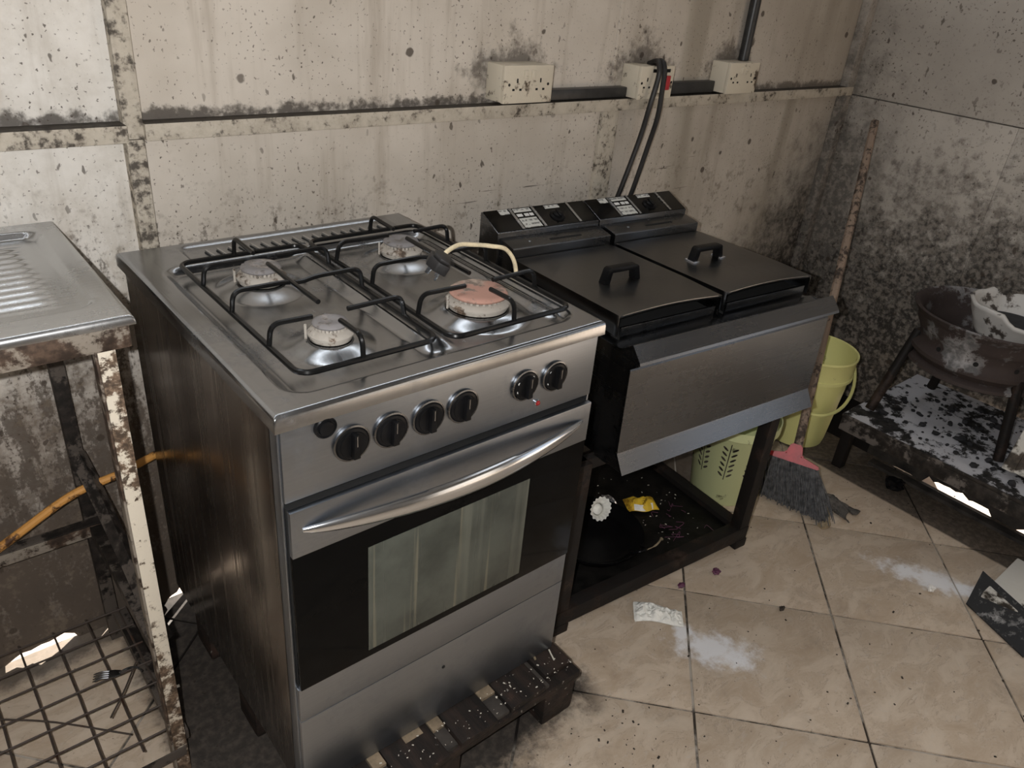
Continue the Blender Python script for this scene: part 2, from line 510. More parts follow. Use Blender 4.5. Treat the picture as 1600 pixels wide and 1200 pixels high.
# ------------------------------------------------------------------ mesh builder
class MB:
    def __init__(self):
        self.bm = bmesh.new()

    def box(self, x0, x1, y0, y1, z0, z1, bev=0.0, mat=None, seg=2):
        bm2 = bmesh.new()
        vs = [bm2.verts.new((x, y, z)) for x in (x0, x1) for y in (y0, y1) for z in (z0, z1)]
        for f in ((0, 1, 3, 2), (4, 6, 7, 5), (0, 4, 5, 1), (2, 3, 7, 6), (0, 2, 6, 4), (1, 5, 7, 3)):
            bm2.faces.new([vs[i] for i in f])
        if bev > 0:
            bmesh.ops.bevel(bm2, geom=bm2.edges[:], offset=bev, segments=seg, affect='EDGES', profile=0.6)
        self.merge(bm2, mat)
        return self

    def merge(self, bm2, mat=None):
        if mat is not None:
            bm2.transform(mat)
        me = bpy.data.meshes.new('tmp')
        bm2.to_mesh(me)
        bm2.free()
        self.bm.from_mesh(me)
        bpy.data.meshes.remove(me)

    def tube(self, pts, r, seg=8, closed=False, cap=True):
        pts = [Vector(p) for p in pts]
        n = len(pts)
        rr = r if isinstance(r, (list, tuple)) else [r] * n
        up = None
        rings = []
        for i, p in enumerate(pts):
            if closed:
                t = (pts[(i + 1) % n] - pts[i - 1])
            else:
                t = pts[min(i + 1, n - 1)] - pts[max(i - 1, 0)]
            t.normalize()
            if up is None:
                up = Vector((0, 0, 1)) if abs(t.z) < 0.9 else Vector((1, 0, 0))
            a = (up - t * up.dot(t))
            if a.length < 1e-5:
                a = Vector((1, 0, 0)) - t * t.x
            a.normalize()
            up = a
            b = t.cross(a)
            rings.append([self.bm.verts.new(p + (a * math.cos(k * 2 * PI / seg) + b * math.sin(k * 2 * PI / seg)) * rr[i]) for k in range(seg)])
        m_ = n if closed else n - 1
        for i in range(m_):
            A, B = rings[i], rings[(i + 1) % n]
            for k in range(seg):
                self.bm.faces.new((A[k], A[(k + 1) % seg], B[(k + 1) % seg], B[k]))
        if cap and not closed:
            self.bm.faces.new(rings[0][::-1])
            self.bm.faces.new(rings[-1])
        return self

    def lathe(self, prof, seg=32, c=(0, 0, 0), axis='z', a0=0.0, a1=2 * PI, mat=None):
        full = abs(a1 - a0 - 2 * PI) < 1e-6
        bm2 = bmesh.new()
        rings = []
        ns = seg if full else seg + 1
        for (r, h) in prof:
            ring = []
            if r < 1e-6:
                v = bm2.verts.new((0, 0, h))
                ring = [v] * ns
            else:
                for k in range(ns):
                    a = a0 + (a1 - a0) * k / seg
                    ring.append(bm2.verts.new((r * math.cos(a), r * math.sin(a), h)))
            rings.append(ring)
        for i in range(len(rings) - 1):
            A, B = rings[i], rings[i + 1]
            for k in range(seg):
                k2 = (k + 1) % ns
                vs = []
                for v in (A[k], A[k2], B[k2], B[k]):
                    if v not in vs: vs.append(v)
                if len(vs) > 2:
                    try: bm2.faces.new(vs)
                    except ValueError: pass
        T = Matrix.Translation(c)
        if axis == 'y':
            T = T @ Matrix.Rotation(PI / 2, 4, 'X')   # local +z -> -y
        elif axis == 'x':
            T = T @ Matrix.Rotation(PI / 2, 4, 'Y')
        if mat is not None: T = mat @ T
        self.merge(bm2, T)
        return self

    def prism(self, poly, a0, a1, axis='x', bev=0.0, mat=None):
        """poly: 2D points; axis x -> (y,z), y -> (x,z), z -> (x,y)"""
        bm2 = bmesh.new()

        def P(p, a):
            return {'x': (a, p[0], p[1]), 'y': (p[0], a, p[1]), 'z': (p[0], p[1], a)}[axis]
        A = [bm2.verts.new(P(p, a0)) for p in poly]
        B = [bm2.verts.new(P(p, a1)) for p in poly]
        n = len(poly)
        for i in range(n):
            bm2.faces.new((A[i], A[(i + 1) % n], B[(i + 1) % n], B[i]))
        bm2.faces.new(A[::-1])
        bm2.faces.new(B)
        bmesh.ops.recalc_face_normals(bm2, faces=bm2.faces[:])
        if bev > 0:
            bmesh.ops.bevel(bm2, geom=bm2.edges[:], offset=bev, segments=2, affect='EDGES', profile=0.6)
        self.merge(bm2, mat)
        return self

    def grid(self, fn, nu, nv, closed_u=False):
        g = [[self.bm.verts.new(fn(i / nu, j / nv)) for j in range(nv + 1)] for i in range(nu + 1)]
        for i in range(nu):
            for j in range(nv):
                self.bm.faces.new((g[i][j], g[i + 1][j], g[i + 1][j + 1], g[i][j + 1]))
        return self

    def build(self, name, mat, parent=None, smooth=True, recalc=True, angle=35):
        if recalc:
            bmesh.ops.recalc_face_normals(self.bm, faces=self.bm.faces[:])
        me = bpy.data.meshes.new(name)
        self.bm.to_mesh(me)
        self.bm.free()
        if mat: me.materials.append(M[mat])
        o = bpy.data.objects.new(name, me)
        COL.objects.link(o)
        if smooth:
            for p in me.polygons: p.use_smooth = True
            me.set_sharp_from_angle(angle=math.radians(angle))
        if parent: o.parent = parent
        return o


def empty(name, loc=(0, 0, 0), rz=0.0, parent=None):
    o = bpy.data.objects.new(name, None)
    o.empty_display_size = 0.05
    COL.objects.link(o)
    o.location = loc
    o.rotation_euler = (0, 0, rz)
    if parent: o.parent = parent
    return o


def tag(o, label, cat, group=None, kind=None):
    o['label'] = label
    o['category'] = cat
    if group: o['group'] = group
    if kind: o['kind'] = kind
    return o


def struct(o, label=None):
    o['kind'] = 'structure'
    if label: o['label'] = label
    return o


def bez(pts, n=10):
    """smooth Catmull-Rom through points"""
    pts = [Vector(p) for p in pts]
    P = [pts[0] * 2 - pts[1]] + pts + [pts[-1] * 2 - pts[-2]]
    out = []
    for i in range(1, len(P) - 2):
        for k in range(n):
            t = k / n
            a, b, c, d = P[i - 1], P[i], P[i + 1], P[i + 2]
            out.append(0.5 * ((2 * b) + (c - a) * t + (2 * a - 5 * b + 4 * c - d) * t * t + (3 * b - a - 3 * c + d) * t ** 3))
    out.append(pts[-1])
    return out


def fillet(pts, rad, n=5):
    """polyline with rounded corners"""
    pts = [Vector(p) for p in pts]
    out = [pts[0]]
    for i in range(1, len(pts) - 1):
        p = pts[i]
        a = (pts[i - 1] - p); b = (pts[i + 1] - p)
        r = min(rad, a.length * 0.45, b.length * 0.45)
        A = p + a.normalized() * r
        B = p + b.normalized() * r
        for k in range(n + 1):
            t = k / n
            out.append(A * (1 - t) ** 2 + p * 2 * t * (1 - t) + B * t * t)
    out.append(pts[-1])
    return out


def sst(a, b, x):
    t = max(0.0, min(1.0, (x - a) / (b - a)))
    return t * t * (3 - 2 * t)


# ================================================================== THE ROOM
# ground outside, lit by the sun
g = MB().box(-6, 9, -8, 6, -0.30, -0.012).build('outdoor_ground', 'outdoor_sand', smooth=False)
struct(g)
fl_o = MB().box(-1.7, 2.276, -3.3, 0.012, -0.05, -0.004).box(2.277, 2.64, -0.66, 0.012, -0.05, -0.004).build('floor', 'grout', smooth=False)
struct(fl_o)
# diagonal tiles, laid at 47.5 degrees to the wall
TA = math.radians(-47.53)
TP = 0.3965
TO = Vector((1.402, -1.026, 0))
te1 = Vector((math.cos(TA), math.sin(TA), 0)); te2 = Vector((-math.sin(TA), math.cos(TA), 0))
tile_me = None
hw = TP / 2 - 0.0030
for i in range(-12, 12):
    for j in range(-12, 12):
        c = TO + te1 * ((i + 0.5) * TP) + te2 * ((j + 0.5) * TP)
        corners = [c + te1 * (sx * hw) + te2 * (sy * hw) for sx in (-1, 1) for sy in (-1, 1)]
        X0, X1, Y0, Y1 = -1.7, 2.272, -3.3, 0.006
        if max(k.x for k in corners) < X0 or min(k.x for k in corners) > X1 or max(k.y for k in corners) < Y0 or min(k.y for k in corners) > Y1:
            continue
        inside = all(X0 <= k.x <= X1 and Y0 <= k.y <= Y1 for k in corners)
        if inside and tile_me is not None:
            o = bpy.data.objects.new('floor_tile', tile_me)
            COL.objects.link(o)
            o.location = c; o.rotation_euler = (0, 0, TA); o.parent = fl_o
            o.location.z = random.uniform(-0.0006, 0.0)
            continue
        if inside:
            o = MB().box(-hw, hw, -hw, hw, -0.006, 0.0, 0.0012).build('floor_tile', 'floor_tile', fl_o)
            o.location = c; o.rotation_euler = (0, 0, TA)
            tile_me = o.data
        else:
            b = MB().box(-hw, hw, -hw, hw, -0.006, 0.0, 0.0012)
            T = Matrix.Translation(c) @ Matrix.Rotation(TA, 4, 'Z')
            b.bm.transform(T)
            for (co, no) in (((X0, 0, 0), (-1, 0, 0)), ((X1, 0, 0), (1, 0, 0)), ((0, Y0, 0), (0, -1, 0)), ((0, Y1, 0), (0, 1, 0))):
                bmesh.ops.bisect_plane(b.bm, geom=b.bm.verts[:] + b.bm.edges[:] + b.bm.faces[:], plane_co=co, plane_no=no, clear_outer=True)
            if len(b.bm.faces) == 0:
                b.bm.free(); continue
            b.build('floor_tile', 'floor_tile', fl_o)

# back wall: backing sheet, six panels, rails and battens
WB = MB().box(-1.7, 2.75, 0.014, 0.03, 0.07, 2.18).build('wall_back', 'plain_wall', smooth=False)
struct(WB)


def ragged_panel(x0, x1, prof, z1):
    pts = [(x0, z1), (x0, 0.0)] if prof[0][0] > x0 else [(x0, z1)]
    pts += prof
    pts += [(x1, 0.0), (x1, z1)] if prof[-1][0] < x1 else [(x1, z1)]
    return pts


def gap(x0, x1, hs, seed):
    r = random.Random(seed)
    n = len(hs)
    out = [(x0, -0.002)]
    for k, h in enumerate(hs):
        out.append((x0 + (x1 - x0) * (k + 0.5) / n + r.uniform(-0.003, 0.003), h))
    out.append((x1, -0.002))
    return out


prof = gap(-0.62, -0.47, [0.006, 0.014, 0.011, 0.012, 0.005], 1) + gap(-0.36, -0.205, [0.004, 0.013, 0.018, 0.016, 0.021, 0.02, 0.024, 0.028, 0.016], 2) + gap(-0.135, -0.112, [0.018, 0.03], 3) + gap(-0.005, 0.05, [0.006, 0.012, 0.016, 0.03, 0.034], 4)
def panel(poly, z=None):
    return MB().prism(poly, 0.0, 0.012, 'y').build('wall_panel', 'wall_paint', WB, smooth=False)


panel(ragged_panel(-1.7, 0.060, prof, 1.135))
panel([(0.084, 0.0), (1.318, 0.0), (1.318, 1.135), (0.084, 1.135)])
panel([(1.378, 0.0), (2.70, 0.0), (2.70, 1.135), (1.378, 1.135)])
panel([(-1.7, 1.16), (0.060, 1.16), (0.060, 2.18), (-1.7, 2.18)])
panel([(0.084, 1.16), (1.338, 1.16), (1.338, 2.18), (0.084, 2.18)])
panel([(1.345, 1.16), (2.70, 1.16), (2.70, 2.18), (1.345, 2.18)])
MB().box(-1.7, 0.058, -0.042, 0.011, 1.129, 1.160, 0.002).build('rail', 'batten_paint', WB)
MB().box(0.090, 2.62, -0.036, 0.011, 1.129, 1.160, 0.002).build('rail', 'rail_paint', WB)
MB().box(0.057, 0.089, -0.026, 0.011, 0.05, 1.131, 0.002).build('batten', 'batten_paint', WB)
MB().box(0.057, 0.091, -0.024, 0.011, 1.131, 2.18, 0.002).build('batten', 'batten_paint', WB)
MB().box(1.314, 1.380, -0.012, 0.011, 0.0, 1.131, 0.002).build('batten', 'batten_paint', WB)
MB().box(1.336, 1.350, -0.005, 0.011, 1.163, 2.18, 0.002).build('batten', 'wall_paint', WB)

# right wall: two panels, corner post
WR = MB().box(2.632, 2.65, -2.05, 0.02, 0.20, 2.42).build('wall_right', 'plain_wall', smooth=False)
struct(WR)
MB().box(2.62, 2.633, -2.05, 0.0, 1.135, 2.42, 0.0015).build('wall_panel', 'wall_paint_sooty', WR)
MB().box(2.62, 2.633, -2.05, -0.6305, 0.16, 1.131, 0.0015).build('wall_panel', 'wall_paint_sooty', WR)
MB().box(2.62, 2.633, -0.63, 0.0, -0.03, 1.131, 0.0015).build('wall_panel', 'wall_paint_sooty', WR)
MB().box(2.575, 2.622, -0.035, -0.001, 0.0, 2.42, 0.003).build('corner_post', 'wall_paint_sooty', WR)
# rest of the right wall beyond the doorway, and the other walls
b = MB().box(2.62, 2.65, -3.32, -3.0, 0, 2.42).box(2.62, 2.65, -3.0, -2.05, 2.02, 2.42)
o = b.build('trim_1', 'plain_wall', smooth=False); struct(o)
o = MB().box(-1.73, -1.7, -3.3, 0.03, -0.05, 2.42).build('wall_left', 'plain_wall', smooth=False); struct(o)
o = MB().box(-1.73, 2.65, -3.33, -3.3, -0.05, 2.42).build('wall_front', 'plain_wall', smooth=False); struct(o)
o = MB().box(-1.73, 3.4, -3.33, 0.75, 2.42, 2.45).build('ceiling', 'roof_sheet', smooth=False); struct(o)  # overhang past the back wall added to keep the sun out of the eaves

# ================================================================== GAS COOKER
ck = empty('gas_cooker', (0, -0.745, 0.14))
tag(ck, 'freestanding stainless steel four-burner gas cooker with black glass oven door, on a pallet', 'cooker')
TOPZ = 0.945 - 0.14      # height of the hob plate above the cooker's base

BURN = [(0.168, 0.418, 0.036), (0.166, 0.160, 0.029), (0.463, 0.428, 0.036), (0.445, 0.150, 0.050)]


def rrect(x, y, x0, x1, y0, y1, r):
    """signed distance to a rounded rectangle (negative inside)"""
    cx, cy = (x0 + x1) / 2, (y0 + y1) / 2
    dx = abs(x - cx) - ((x1 - x0) / 2 - r)
    dy = abs(y - cy) - ((y1 - y0) / 2 - r)
    return math.hypot(max(dx, 0), max(dy, 0)) + min(max(dx, dy), 0) - r


HX0, HX1, HY0, HY1 = -0.006, 0.606, -0.012, 0.664


def hob_h(x, y):
    h = 0.0
    d = rrect(x, y, 0.038, 0.578, 0.030, 0.545, 0.035)
    h -= 0.013 * sst(0.006, -0.014, d)
    # raised spine between the two pairs of burners
    if 0.05 < y < 0.54:
        a = abs(x - 0.307)
        h += 0.011 * max(0.0, min(1.0, (0.030 - a) / 0.017)) * sst(0.05, 0.085, y) * sst(0.54, 0.505, y)
    # pressed rib down the right side
    a = abs(x - 0.553)
    h += 0.007 * max(0.0, min(1.0, (0.019 - a) / 0.013)) * sst(0.06, 0.09, y) * sst(0.515, 0.485, y)
    # pressed cones round each burner
    for bx, by, br in BURN:
        r = math.hypot(x - bx, y - by)
        q = max(0.0, min(1.0, (br + 0.044 - r) / 0.036)); h += 0.0135 * (q * 0.75 + 0.25 * q * q * (3 - 2 * q)) - 0.006 * sst(br + 0.007, br - 0.003, r)
    # pressed strip at the back for the vent
    d = rrect(x, y, 0.098, 0.548, 0.562, 0.646, 0.020)
    h -= 0.006 * sst(0.003, -0.008, d)
    # rounded outer edge
    e = min(x - HX0, HX1 - x, HY1 - y, y - HY0)
    if e < 0.008:
        h -= 0.008 - math.sqrt(max(0, 0.008 ** 2 - (0.008 - e) ** 2))
    return h


b = MB()
NX, NY = 170, 190
def edge_t(t, n):
    return t
gridv = []
xs = [HX0, HX0 + 0.001, HX0 + 0.0025, HX0 + 0.005] + [HX0 + 0.008 + (HX1 - HX0 - 0.016) * k / NX for k in range(NX + 1)] + [HX1 - 0.005, HX1 - 0.0025, HX1 - 0.001, HX1]
ys = [HY0, HY0 + 0.001, HY0 + 0.0025, HY0 + 0.005] + [HY0 + 0.008 + (HY1 - HY0 - 0.016) * k / NY for k in range(NY + 1)] + [HY1 - 0.005, HY1 - 0.0025, HY1 - 0.001, HY1]
for x in xs:
    gridv.append([b.bm.verts.new((x, y, TOPZ + hob_h(x, y))) for y in ys])
for i in range(len(xs) - 1):
    for j in range(len(ys) - 1):
        b.bm.faces.new((gridv[i][j], gridv[i + 1][j], gridv[i + 1][j + 1], gridv[i][j + 1]))
# skirt
loop = [gridv[i][0] for i in range(len(xs))] + [gridv[-1][j] for j in range(1, len(ys))] + [gridv[i][-1] for i in range(len(xs) - 2, -1, -1)] + [gridv[0][j] for j in range(len(ys) - 2, 0, -1)]
low = [b.bm.verts.new((v.co.x, v.co.y, TOPZ - 0.026)) for v in loop]
low2 = [b.bm.verts.new((min(max(v.co.x, 0.003), 0.597), min(max(v.co.y, 0.0), 0.655), TOPZ - 0.028)) for v in loop]
n = len(loop)
for k in range(n):
    b.bm.faces.new((loop[k], low[k], low[(k + 1) % n], loop[(k + 1) % n]))
    b.bm.faces.new((low[k], low2[k], low2[(k + 1) % n], low[(k + 1) % n]))
b.build('hob_plate', 'steel_hob', ck, angle=50)

# body shell
b = MB().box(0.0, 0.006, 0.02, 0.64, 0.0, TOPZ - 0.026, 0.001)
b.build('side_panel', 'steel_side', ck)
MB().box(0.594, 0.600, 0.02, 0.64, 0.0, TOPZ - 0.026, 0.001).build('side_panel', 'steel_side', ck)
MB().box(0.006, 0.594, 0.03, 0.635, 0.005, TOPZ - 0.03).build('inner_carcass', 'gap_black', ck, smooth=False)
# narrow front frame edge of the side panels
MB().box(0.0, 0.004, -0.001, 0.024, 0.0, TOPZ - 0.026, 0.001).build('front_frame', 'steel_front', ck)
MB().box(0.596, 0.600, -0.001, 0.024, 0.0, TOPZ - 0.026, 0.001).build('front_frame', 'steel_front', ck)

# control panel
Zc0, Zc1 = 0.797 - 0.14, TOPZ - 0.0265
pan = MB().box(0.003, 0.597, -0.006, 0.03, Zc0, Zc1, 0.0025).build('control_panel', 'steel_front', ck)


def knob(x, z, r, dark_marks):
    k = MB().lathe([(0, 0.004), (r, 0.004), (r, 0.008), (r * 0.94, 0.0105), (r * 0.80, 0.0115), (r * 0.78, 0.013), (0, 0.013)], 36, (x, -0.002, z), 'y').build('knob', 'black_plastic', ck, angle=25)
    # the tapered grip, leaning a little
    g_ = MB()
    T = Matrix.Translation((x, -0.015, z)) @ Matrix.Rotation(0.0, 4, 'Y')
    g_.prism([(-0.0055, -r * 0.72), (0.0055, -r * 0.72), (0.0035, r * 0.80), (-0.0035, r * 0.80)], -0.010, 0.002, 'y', 0.0015, T)
    g_.build('grip', 'black_plastic', k)
    rb = MB().lathe([(r + 0.0005, 0.0), (r + 0.003, 0.001), (r + 0.003, 0.005), (r + 0.0005, 0.0055)], 36, (x, -0.0055, z), 'y').build('bezel', 'steel_dark', k)
    MB().box(x - 0.0005, x + 0.0005, -0.0256, -0.0248, z + r * 0.1, z + r * 0.74).build('pointer_line', 'steel_sink', k, smooth=False)  # pointer strip in steel, also standing for the glint on the grip
    for (mx_, mz_) in dark_marks:
        MB().lathe([(0, 0.0), (0.0028, 0.0), (0.0028, 0.0006), (0, 0.0006)], 8, (x + mx_, -0.0132, z + mz_), 'y').build('mark', 'white_print', k)
    return k


for kx in (0.107, 0.172, 0.238, 0.303):
    knob(kx, 0.865 - 0.14, 0.0265, [(-0.016, 0.004)])
knob(0.431, 0.865 - 0.14, 0.0255, [(-0.017, 0.009), (-0.018, -0.006), (0.012, 0.014)])
knob(0.498, 0.864 - 0.14, 0.0255, [(-0.014, 0.012), (-0.0165, 0.005), (-0.017, -0.008)])
bt = MB().lathe([(0.0165, 0.0), (0.0165, 0.005), (0.0145, 0.0065), (0.0135, 0.0045), (0.0115, 0.0045), (0.0105, 0.008), (0, 0.0095)], 32, (0.067, -0.006, 0.905 - 0.14), 'y').build('ignition_button', 'black_plastic', ck)
ld = MB().lathe([(0.0062, 0.0), (0.0062, 0.003), (0.005, 0.004)], 20, (0.464, -0.006, 0.821 - 0.14), 'y').build('lamp_ring', 'chrome', ck)
MB().lathe([(0.005, 0.0), (0.0048, 0.0045), (0.003, 0.0065), (0, 0.0072)], 20, (0.464, -0.006, 0.821 - 0.14), 'y').build('red_lens', 'red_lens', ld)

# oven door: steel band, black glass, window, handle
door = MB().box(0.006, 0.594, -0.012, 0.022, 0.421 - 0.14, 0.784 - 0.14, 0.001).build('oven_door', 'gap_black', ck)
MB().box(0.005, 0.595, -0.016, -0.006, 0.703 - 0.14, 0.786 - 0.14, 0.0015).build('door_band', 'steel_front', door)
MB().box(0.005, 0.595, -0.0145, -0.006, 0.422 - 0.14, 0.7025 - 0.14, 0.001).build('door_glass', 'black_glass', door)
MB().box(0.129, 0.462, -0.0152, -0.010, 0.438 - 0.14, 0.665 - 0.14, 0.0002).build('door_window', 'oven_window', door)
# handle: a slim crescent bowed forward, tapering to both ends
b = MB()
NS = 48
rings = []
for i in range(NS + 1):
    t = i / NS
    x = 0.022 + 0.555 * t
    s = math.sin(PI * t)
    yo = -0.0165 - 0.038 * (s ** 0.8)
    zc = 0.7475 - 0.14 + 0.003 * (1 - s)
    hh = 0.0035 + 0.0150 * (s ** 0.55)
    th = 0.0025 + 0.006 * (s ** 0.5)
    ring = []
    for k in range(12):
        a = 2 * PI * k / 12
        ring.append(b.bm.verts.new((x, yo + th * math.cos(a), zc + hh * math.sin(a))))
    rings.append(ring)
for i in range(NS):
    for k in range(12):
        b.bm.faces.new((rings[i][k], rings[i][(k + 1) % 12], rings[i + 1][(k + 1) % 12], rings[i + 1][k]))
b.bm.faces.new(rings[0]); b.bm.faces.new(rings[-1][::-1])
b.build('door_handle', 'chrome', door, angle=60)

# strip and bottom drawer
MB().box(0.003, 0.597, -0.010, 0.025, 0.342 - 0.14, 0.4195 - 0.14, 0.0012).build('lower_strip', 'steel_front', ck)
dw = MB().box(0.003, 0.597, -0.010, 0.025, 0.004, 0.3405 - 0.14, 0.0012).build('bottom_drawer', 'steel_front', ck)
MB().lathe([(0, 0.0), (0.0035, 0.0), (0.0035, 0.001), (0, 0.001)], 12, (0.295, -0.010, 0.281 - 0.14), 'y').build('screw_hole', 'gap_black', dw)

# vent louvres pressed into the back strip
lv = None
for k in range(18):
    x = 0.142 + 0.0222 * k
    if lv is None:
        o = MB().prism([(-0.001, -0.001), (0.0085, -0.001), (0.0080, 0.0012), (0.003, 0.0052), (-0.0005, 0.0045)], -0.019, 0.019, 'y', 0.0006).build('vent_louvre', 'steel_sink', ck)
        lv = o
        s = MB().box(-0.0022, -0.0004, -0.018, 0.018, -0.0008, 0.0006).build('vent_slot', 'gap_black', o, smooth=False)
        ls = s
    else:
        o = lv.copy(); COL.objects.link(o); o.parent = ck
        s = ls.copy(); COL.objects.link(s); s.parent = o
    o.location = (x, 0.592, TOPZ - 0.0055)
    o.rotation_euler = (0, 0, 0.10)

# burners
caps = ['burner_cap_grey', 'burner_cap_grey', 'burner_cap_grey', 'burner_cap_rust']
for i, (bx, by, br) in enumerate(BURN):
    z0 = TOPZ + 0.001
    body = MB().lathe([(0, 0), (br + 0.003, 0), (br + 0.004, 0.004), (br + 0.001, 0.006), (br + 0.0065, 0.007), (br + 0.007, 0.010), (br + 0.001, 0.0165), (br - 0.006, 0.0185), (0, 0.0185)], 48, (bx, by, z0)).build('burner', 'burner_alloy', ck, angle=50)
    MB().lathe([(br + 0.008, -0.009), (br + 0.008, -0.003), (br - 0.002, -0.0005), (br - 0.002, 0.001)], 40, (bx, by, z0)).build('burner_seat', 'black_enamel', body)
    teeth = MB()
    nt = 28
    for k in range(nt):
        a = 2 * PI * k / nt
        T = Matrix.Translation((bx, by, z0)) @ Matrix.Rotation(a, 4, 'Z')
        teeth.box(br - 0.008, br - 0.003, -0.0022, 0.0022, 0.0170, 0.0225, 0, T)
    te = teeth.build('flame_teeth', 'burner_alloy', body, smooth=False)
    cb = MB()
    cr = br - 0.001 if i != 3 else br + 0.002
    cb.lathe([(0, 0.0212), (cr - 0.004, 0.0212), (cr - 0.001, 0.023), (cr, 0.0255), (cr - 0.002, 0.0285), (cr - 0.008, 0.0302), (cr * 0.5, 0.0300), (cr * 0.3, 0.0285 if i != 3 else 0.0302), (0, 0.028 if i != 3 else 0.0302)], 48, (bx, by, z0))
    c_ = cb.build('burner_cap', caps[i], body, angle=50)
    if i == 3: c_['label'] = 'heat-reddened burner cap'
    # spark pin
    MB().tube([(bx - br - 0.008, by + 0.01, z0 + 0.002), (bx - br - 0.008, by + 0.01, z0 + 0.026)], 0.0022, 6).build('spark_pin', 'burner_alloy', body)


# pan supports (wire grates): each one lifts off, so each is a thing
def grate(x0, x1, y0, y1, rear, front, label):
    zb = 0.945 + 0.004
    g_ = empty('pan_support', ((x0 + x1) / 2, -0.745 + (y0 + y1) / 2, zb))
    tag(g_, label, 'grate', 'wire pan supports on the cooker')
    ox, oy = (x0 + x1) / 2, (y0 + y1) / 2
    R_ = 0.0047
    # frame, rounded rectangle
    pts = []
    cr = 0.022
    for (cx, cy, a0) in ((x1 - cr, y1 - cr, 0), (x0 + cr, y1 - cr, PI / 2), (x0 + cr, y0 + cr, PI), (x1 - cr, y0 + cr, 3 * PI / 2)):
        for k in range(6):
            a = a0 + PI / 2 * k / 5
            pts.append((cx + cr * math.cos(a) - ox, cy + cr * math.sin(a) - oy, R_))
    MB().tube(pts, R_, 8, True).build('frame', 'black_enamel', g_)
    H = 0.036
    def fing(p0, p1):
        p0 = Vector((p0[0] - ox, p0[1] - oy, R_)); p1 = Vector((p1[0] - ox, p1[1] - oy, R_))
        d = (p1 - p0)
        path = fillet([p0, p0 + Vector((0, 0, H)) + d * 0.06, p1 + Vector((0, 0, H - 0.002))], 0.020, 6)
        MB().tube(path, 0.0042, 8).build('finger', 'black_enamel', g_)
    for (bx, by) in (rear, front):
        fing((x0, by), (bx - 0.030, by))
        fing((x1, by), (bx + 0.030, by))
    fing((rear[0], y1), (rear[0], rear[1] + 0.028))
    fing((front[0], y0), (front[0], front[1] - 0.032))
    ym = (rear[1] + front[1]) / 2 + 0.008
    path = fillet([(x0 - ox, ym - oy, R_), (x0 - ox + 0.004, ym - oy, R_ + H), (-0.03, ym - oy, R_ + H), (0.0, ym - oy, R_ + H - 0.006), (0.03, ym - oy, R_ + H), (x1 - ox - 0.004, ym - oy, R_ + H), (x1 - ox, ym - oy, R_)], 0.018, 6)
    MB().tube(path, 0.0042, 8).build('cross_bar', 'black_enamel', g_)
    bx = (rear[0] + front[0]) / 2 - ox
    MB().tube([(bx, rear[1] - 0.034 - oy, R_ + H), (bx, ym - oy, R_ + H - 0.001), (bx, front[1] + 0.04 - oy, R_ + H)], 0.0042, 8).build('centre_rod', 'black_enamel', g_)
    return g_


grate(0.066, 0.300, 0.060, 0.538, BURN[0][:2], BURN[1][:2], 'black wire pan support over the left pair of burners')
grate(0.320, 0.577, 0.050, 0.548, BURN[2][:2], BURN[3][:2], 'black wire pan support over the right pair of burners, a plug on it')

# plug and cream flex lying on the right grate
pl = empty('power_plug', (0.413, -0.512, 0.992))
tag(pl, 'black three-pin plug with a cream flex lying on the right pan support', 'plug')
T = Matrix.Rotation(math.radians(52), 4, 'Z') @ Matrix.Rotation(math.radians(28), 4, 'X')
b = MB()
b.prism([(-0.024, -0.018), (0.024, -0.018), (0.026, 0.004), (0.014, 0.022), (-0.014, 0.022), (-0.026, 0.004)], 0.0, 0.020, 'z', 0.003, T)
b.build('plug_body', 'black_rubber', pl)
MB().prism([(-0.020, -0.014), (0.020, -0.014), (0.021, 0.004), (0.011, 0.017), (-0.011, 0.017), (-0.021, 0.004)], 0.020, 0.026, 'z', 0.002, T).build('plug_face', 'black_rubber', pl)
for (px, py, w, h_) in ((-0.011, -0.007, 0.0032, 0.002), (0.011, -0.007, 0.0032, 0.002), (0, 0.010, 0.002, 0.004)):
    MB().box(px - w, px + w, py - h_, py + h_, -0.018, 0.0, 0.0004, T).build('pin', 'chrome', pl)
cordp = bez([(0.016, 0.008, 0.012), (0.034, 0.016, 0.020), (0.070, 0.030, 0.022), (0.110, 0.036, 0.014), (0.145, 0.030, 0.008), (0.185, 0.028, -0.006), (0.212, 0.028, -0.05), (0.218, 0.028, -0.14), (0.218, 0.028, -0.3)], 8)
MB().tube(cordp, 0.0042, 8).build('flex', 'cream_cord', pl)

# ================================================================== PALLET UNDER THE COOKER
pt = empty('wooden_pallet', (0.26, -0.5, 0))
tag(pt, 'low black greasy wooden pallet carrying the gas cooker', 'pallet')
def pb(name, x0, x1, y0, y1, z0, z1, mat='pallet_wood', bev=0.004, jitter=0.0):
    o = MB().box(x0 - 0.26, x1 - 0.26, y0 + 0.5, y1 + 0.5, z0, z1, bev).build(name, mat, pt)
    return o
for (x0, x1, yf, zt) in ((0.535, 0.612, -0.805, 0.139), (0.424, 0.520, -0.826, 0.138), (0.293, 0.385, -0.832, 0.139), (0.156, 0.262, -0.838, 0.138), (0.025, 0.125, -0.835, 0.139)):
    pb('deck_board', x0, x1, yf, -0.15, 0.121, zt)
for (y0, y1) in ((-0.828, -0.72), (-0.50, -0.40), (-0.25, -0.145)):
    pb('cross_board', 0.012, 0.622, y0, y1, 0.098, 0.1205)
for y0 in (-0.825, -0.495, -0.245):
    for (x0, x1) in ((0.525, 0.615), (0.20, 0.30), (0.015, 0.09)):
        pb('block', x0, x1, y0, y0 + 0.09, 0.001, 0.0975, bev=0.008)
